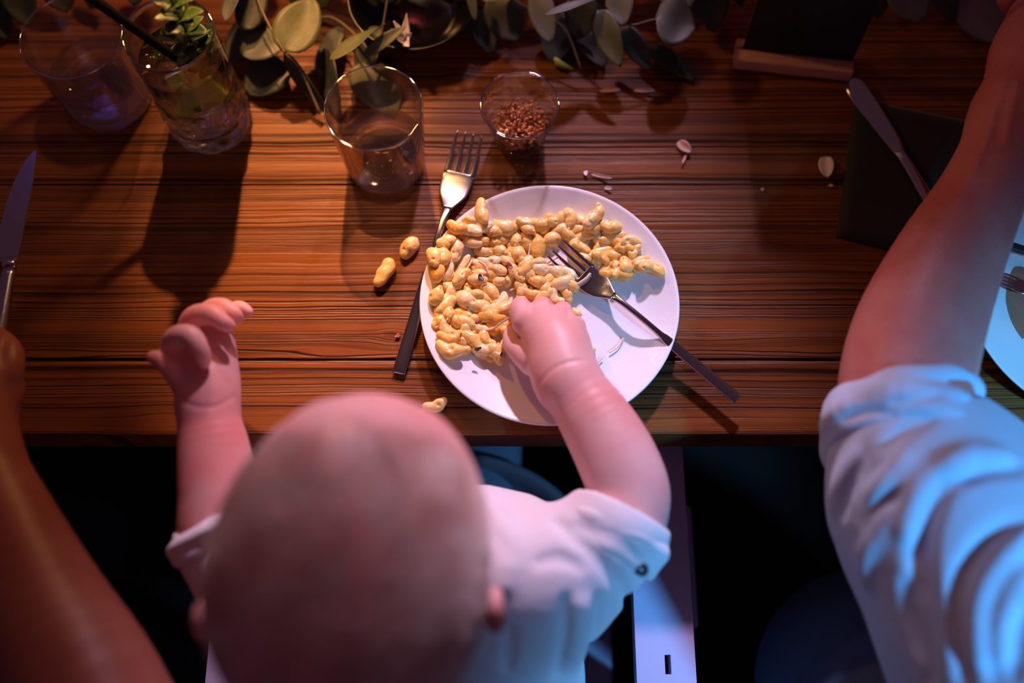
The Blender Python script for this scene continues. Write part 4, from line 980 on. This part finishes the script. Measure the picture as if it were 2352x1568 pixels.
LL = """1006 676 44 40 110 0|1040 654 52 22 -20 0|1029 679 60 22 -60 1|1021 704 55 25 -45 0|1029 724 36 30 90 0|1058 679 40 28 30 2|1070 689 50 32 45 1|1120 668 50 26 35 0|1114 690 38 26 15 0|1108 708 50 28 35 0|1146 693 52 22 -50 1|
1153 710 50 24 -30 0|1084 705 30 15 60 1|1061 721 42 24 15 0|1117 727 46 30 10 2|1061 743 48 34 0 0|1065 760 35 22 120 0|1029 756 46 28 45 3|1029 775 46 26 10 2|1051 783 38 28 0 3|1032 802 60 34 15 0|1087 780 48 40 45 0|1118 776 42 38 60 0|
1099 800 42 32 20 1|1106 753 46 26 10 1|1134 756 36 28 -10 2|1158 752 32 28 90 2|1131 806 46 34 40 0|1160 792 34 26 -60 1|1143 818 36 28 60 0|1095 642 40 26 0 3|1055 637 36 26 120 0|1085 735 40 26 -10 2|1140 735 40 24 -30 2|1040 735 34 24 30 2|1075 665 34 24 80 2|1090 680 34 24 -30 0"""
CM = """1196 661 36 30 80 0|1194 631 34 28 90 0|1215 632 38 28 40 0|1247 619 38 34 0 1|1208 618 36 28 130 0|1276 619 40 26 20 1|1301 628 42 26 25 1|1257 655 50 26 100 0|1295 648 46 24 -15 1|1275 682 40 26 60 1|1232 645 38 30 0 2|1303 676 34 22 70 0|1222 672 40 26 0 0|1240 601 30 22 0 0|
1250 680 38 26 -30 0|1200 690 30 24 60 0|1310 655 34 24 20 0"""
TB = """1326 718 26 20 30 0|1354 804 24 16 0 1|1180 690 30 18 -20 1"""
PUT = []
def put(px, py, ln, wd, ang, tone, h, label, group, cat='dumpling', seed=None, tiltz=None):
    p = P(px, py, h); s = ln * depth(p) / F; wds = wd * depth(p) / F; rs = random.Random(int(px * 7 + py * 13))
    k = rs.randrange(16) if seed is None else seed
    o = bpy.data.objects.new('spaetzle', DM[tone][k]); COL.objects.link(o)
    ay = -math.radians(ang); sy = min(wds / .52, s * 1.1)
    o.rotation_euler = (rs.uniform(-.5, .5), rs.uniform(-.16, .16) if tiltz is None else tiltz, ay + (math.pi if rs.random() < .5 else 0))
    o.scale = (s * 1.14, sy * 1.26, sy * .98)
    o.location = p; PUT.append((o, px, py, ln, ang, tone, label, group)); return tag(o, label, cat, group)
def grid_h():
    return {}
occ = []
def heap(txt, label, group, base=.0):
    rows = [list(map(float, r.split())) for r in txt.replace('\n', '').split('|')]
    for (x, y, ln, wd, an, tn) in rows:
        q = P(x, y, .008); z0 = zplate(q[0], q[1]) + wd * .00012
        n = sum(1 for (a, b_, c_) in occ if math.hypot(a - x, b_ - y) < 22); z = z0 + base + min(n, 2) * .0022
        occ.append((x, y, z)); put(x, y, ln, wd, an, int(tn), z, label, group)
def fill(poly, n, label, group, seed, lo=30, hi=44):
    r = random.Random(seed); xs = [a for a, _ in poly]; ys_ = [b_ for _, b_ in poly]; k = 0; pts = []
    while k < n:
        x = r.uniform(min(xs), max(xs)); y = r.uniform(min(ys_), max(ys_)); c_ = False
        for (x1_, y1_), (x2_, y2_) in zip(poly, poly[1:] + poly[:1]):
            if (y1_ > y) != (y2_ > y) and x < (x2_ - x1_) * (y - y1_) / (y2_ - y1_) + x1_: c_ = not c_
        if not c_ or any(math.hypot(a - x, b_ - y) < 17 for a, b_ in pts): k += .02; continue
        pts.append((x, y)); k += 1; q = P(x, y, .006); wd = r.uniform(22, 28)
        put(x, y, r.uniform(lo, hi), wd, r.uniform(0, 180), r.choice((0, 2, 2, 0, 3)), zplate(q[0], q[1]) + wd * .00010, label, group, tiltz=0)
fill([(1000, 560), (1060, 520), (1200, 505), (1225, 540), (1220, 600), (1190, 640), (1120, 650), (1060, 650), (1010, 640)], 18, 'spaetzle in the upper left part of the heap on the plate', 'spaetzle in the upper left of the heap', 1)
fill([(1240, 505), (1380, 505), (1440, 545), (1480, 600), (1500, 622), (1380, 632), (1340, 590), (1330, 555), (1250, 560)], 16, 'spaetzle in the upper right arm of the heap on the plate', 'spaetzle in the upper right of the heap', 2)
fill([(1005, 670), (1100, 650), (1160, 690), (1168, 810), (1140, 825), (1020, 805), (1010, 740)], 18, 'spaetzle in the lower left part of the heap left of the baby hand', 'spaetzle in the lower left of the heap', 3)
fill([(1190, 625), (1300, 620), (1305, 680), (1280, 700), (1200, 690)], 10, 'spaetzle in the middle of the plate between hand and fork', 'spaetzle in the middle of the plate', 4)
heap(UL, 'spaetzle in the upper left part of the heap on the plate', 'spaetzle in the upper left of the heap', .0016)
heap(UR, 'spaetzle in the upper right arm of the heap on the plate', 'spaetzle in the upper right of the heap', .0012)
heap(LL, 'spaetzle in the lower left part of the heap left of the baby hand', 'spaetzle in the lower left of the heap', .0016)
heap(CM, 'spaetzle in the middle of the plate between hand and fork', 'spaetzle in the middle of the plate', .0030)
for (x, y, ln, wd, an, tn, lb) in ((1326, 718, 26, 20, 30, 0, 'small piece of spaetzle touching the baby hand below the fork head'), (1354, 804, 24, 16, 0, 1, 'small pale piece of spaetzle on the bare plate beside the baby wrist')):
    q = P(x, y, .006); put(x, y, ln, wd, an, tn, zplate(q[0], q[1]) + .002, lb, None)
for (x, y, ln, wd, an, tn, sd, lb) in ((941, 567, 50, 27, -52, 0, 0, 'single spaetzle on the table nearer the fork tines'), (882, 628, 58, 28, -62, 0, 9, 'single knobbly spaetzle on the table farther from the plate'), (1000, 930, 50, 25, -22, 0, 6, 'single spaetzle on the table beside the baby head')):
    put(x, y, ln, wd, an, tn, .0042, lb, None, seed=sd, tiltz=0)

# each dumpling of the heap gets a label of its own: tone, where on the plate by the clock, how far out, and which one there
def clock(px, py):
    a = math.degrees(math.atan2(px - 1262, 690 - py)) % 360; k = int((a + 15) // 30) % 12
    return 'twelve one two three four five six seven eight nine ten eleven'.split()[k]
TON = ('yellow', 'pale cream', 'deep orange', 'browned')
cells = {}
for it in PUT:
    if it[7] is None: continue
    o, px, py, ln, ang, tone, lb, gr = it; r_ = math.hypot(px - 1262, (py - 690) / .93) / 297
    cells.setdefault((tone, clock(px, py), 'near the rim' if r_ > .80 else ('halfway out' if r_ > .5 else ('in the inner part' if r_ > .25 else 'near the middle'))), []).append(it)
for (tone, ck, ring), its in cells.items():
    base_ = TON[tone] + ' spaetzle ' + ring + ' of the plate at its %s o\'clock side' % ck if ring != 'halfway out' else TON[tone] + ' spaetzle halfway out on the plate at its %s o\'clock side' % ck
    left = list(its); names = []
    for word, key in (('uppermost', lambda q: q[2]), ('lowest', lambda q: -q[2]), ('leftmost', lambda q: q[1]), ('rightmost', lambda q: -q[1]), ('second highest', lambda q: q[2]), ('second lowest', lambda q: -q[2]), ('second leftmost', lambda q: q[1]), ('second rightmost', lambda q: -q[1])):
        if len(left) > 1:
            m_ = min(left, key=key); left.remove(m_); names.append((m_, word))
    if len(its) == 1: its[0][0]['label'] = base_
    else:
        for it, word in names: it[0]['label'] = word + ' ' + base_
        left.sort(key=lambda q: -q[3])
        for i, it in enumerate(left): it[0]['label'] = ('' if len(left) < 2 else ('longer ', 'shorter ')[min(i, 1)]) + 'inner ' + base_

# thin cheese sauce pooled under the heap
sf = Field(); zs = TZ
for it in PUT:
    q = P(it[1], it[2], .006)
    if it[7] is None or math.hypot(q[0] - pc[0], q[1] - pc[1]) > .082: continue
    r_ = .0075 + .002 * math.sin(it[1] * .7 + it[2]); sf.ell((q[0], q[1], TZ + zplate(q[0], q[1])), (r_ * .8, r_ * .8, .0014), .002)
tS = NT('cheese_sauce'); tS.P(Base_Color=(.92, .62, .26, 1), Roughness=.25); tS.b.inputs['Subsurface Weight'].default_value = .15; tS.b.inputs['Subsurface Scale'].default_value = .003
tag(link('cheese_sauce', sf.bake(.0006, smooth=1), tS.m), 'thin orange cheese sauce pooled under the heap of spaetzle', 'sauce', kind='stuff')
# melted cheese threads, onion flakes, petals
M_CHEESE = simple('melted_cheese', (.82, .66, .48), .25); M_CHEESE.node_tree.nodes['Principled BSDF'].inputs['Subsurface Weight'].default_value = .2
M_CHEESE.node_tree.nodes['Principled BSDF'].inputs['Subsurface Scale'].default_value = .003
V, Fc = [], []
for pts, r in (([(1172, 728, .022), (1150, 742, .017), (1130, 756, .013), (1106, 758, .012)], .0010), ([(1306, 522, .014), (1312, 545, .014)], .0006), ([(1193, 640, .012), (1206, 612, .013), (1214, 585, .011), (1218, 560, .011)], .0006),
               ([(1036, 612, .015), (1050, 640, .013), (1072, 618, .014), (1085, 596, .013)], .0009), ([(1166, 655, .006), (1180, 645, .006), (1196, 640, .006)], .0018), ([(1170, 668, .006), (1186, 660, .006), (1180, 650, .006)], .0010),
               ([(1400, 810, .006), (1420, 796, .006), (1432, 776, .006)], .0006), ([(1356, 828, .006), (1372, 832, .006), (1384, 822, .006)], .0007), ([(1050, 690, .014), (1066, 700, .013), (1080, 716, .012)], .0011), ([(1256, 606, .012), (1272, 596, .013), (1286, 590, .013)], .0007),
               ([(1100, 600, .014), (1116, 612, .013), (1122, 630, .012)], .0011), ([(1322, 655, .013), (1345, 640, .014), (1356, 628, .014)], .0012)):
    tube(catmull([P(*q) for q in pts], 5), r, 6, V=V, Fc=Fc)
tag(link('melted_cheese', mesh(V, Fc), M_CHEESE), 'pale melted cheese threads strung through the spaetzle on the plate', 'cheese', kind='stuff')
M_ON = [simple('burnt_onion', (.045, .012, .008), .5), simple('red_onion', (.30, .05, .02), .45)]
def flake(px, py, h, s, m, label, an=0):
    r = np.random.RandomState(int(px + py)); p = P(px, py, h); V = []; n = 9; k = s * depth(p) / F / 2
    for z in (0, .0009):
        for i in range(n):
            a_ = 2 * math.pi * i / n; q = k * r.uniform(.6, 1.25); x_, y_ = q * math.cos(a_), q * .6 * math.sin(a_); c_, s_ = math.cos(an), math.sin(an)
            V.append((p[0] + x_ * c_ - y_ * s_, p[1] + x_ * s_ + y_ * c_, p[2] + z + .25 * abs(x_)))
    Fc = [tuple(range(n))[::-1], tuple(range(n, 2 * n))] + [(i, (i + 1) % n, n + (i + 1) % n, n + i) for i in range(n)]
    tag(link('fried_onion', mesh(V, Fc, False), m), label, 'onion')
for x, y, h, s_, m, lb, an in ((1097, 802, .0185, 17, 0, 'dark burnt onion flake in the lowest part of the spaetzle heap', .5), (1152, 816, .0150, 12, 0, 'small burnt onion flake beside the baby thumb', 1.4), (1104, 640, .0165, 20, 0, 'burnt onion bit at the middle of the heap', 2), (1116, 632, .0165, 14, 1, 'reddish onion bit beside the burnt one mid heap', .3),
                               (1170, 612, .0170, 20, 1, 'red fried onion piece above the baby hand', 2.3), (1099, 740, .0155, 16, 1, 'reddish onion piece under the curled dumpling', .2), (1060, 553, .0180, 13, 1, 'thin brown onion strip near the upper left rim', 2.0), (1054, 575, .0180, 9, 1, 'tiny brown onion speck on a pale dumpling', 1.2),
                               (1128, 540, .0165, 8, 1, 'tiny onion speck in the top of the heap', .2), (1057, 771, .0170, 12, 1, 'brown onion speck in the lower left of the heap', .9), (914, 770, .0012, 17, 1, 'brown onion shred on the table near the fork handle', .9)):
    flake(x, y, h, s_, M_ON[m], lb, an)
def petal(x, y, ln, wd, an, lb, mat=M_PETAL, fold=.6):
    b_ = P(x - ln / 2 * math.cos(math.radians(an)), y - ln / 2 * math.sin(math.radians(an)), .0012); tp = P(x + ln / 2 * math.cos(math.radians(an)), y + ln / 2 * math.sin(math.radians(an)), .0022)
    M, L = aim(b_, tp, .3); o = link('petal', leaf_mesh(L, rad(wd, b_), -.1, min(fold, .5), n=10, m=6, shape=.5, tipr=.85), mat); o.matrix_world = M; tag(o, lb, 'petal')
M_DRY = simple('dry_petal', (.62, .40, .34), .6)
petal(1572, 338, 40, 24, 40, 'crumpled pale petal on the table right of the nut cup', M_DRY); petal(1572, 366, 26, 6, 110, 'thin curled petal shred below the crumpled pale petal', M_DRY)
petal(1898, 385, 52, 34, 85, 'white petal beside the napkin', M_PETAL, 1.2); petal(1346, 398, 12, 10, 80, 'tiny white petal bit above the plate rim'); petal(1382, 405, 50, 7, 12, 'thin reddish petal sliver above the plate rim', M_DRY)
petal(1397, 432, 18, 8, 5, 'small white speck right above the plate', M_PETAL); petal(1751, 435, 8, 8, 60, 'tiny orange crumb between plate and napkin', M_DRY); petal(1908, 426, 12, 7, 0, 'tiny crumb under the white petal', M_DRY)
petal(1401, 208, 48, 9, -3, 'left one of two orange light dashes, built as slivers, behind the nut cup', M_DRY); petal(1480, 208, 50, 9, 1, 'right one of two orange light dashes, built as slivers, behind the nut cup', M_DRY)  # not petals: two dashes of reflected light on the wood, modelled as orange slivers
# sauce residue on the right plate
p_ = P(2350, 700, .004); V = []; Fc = []; r = np.random.RandomState(2); n = 40
V.append((p_[0], p_[1], TZ + .0042))
for i in range(n):
    a_ = 2 * math.pi * i / n; q = .030 * (1 + .22 * math.sin(2 * a_ + 1) + .12 * math.sin(5 * a_)); V.append((p_[0] + 1.1 * q * math.cos(a_), p_[1] + q * 1.25 * math.sin(a_), TZ + .0040))
Fc = [(0, 1 + i, 1 + (i + 1) % n) for i in range(n)]
tag(link('sauce_residue', mesh(V, Fc), simple('brown_sauce', (.42, .20, .12), .3)), 'brownish sauce residue on the right plate', 'sauce', kind='stuff')
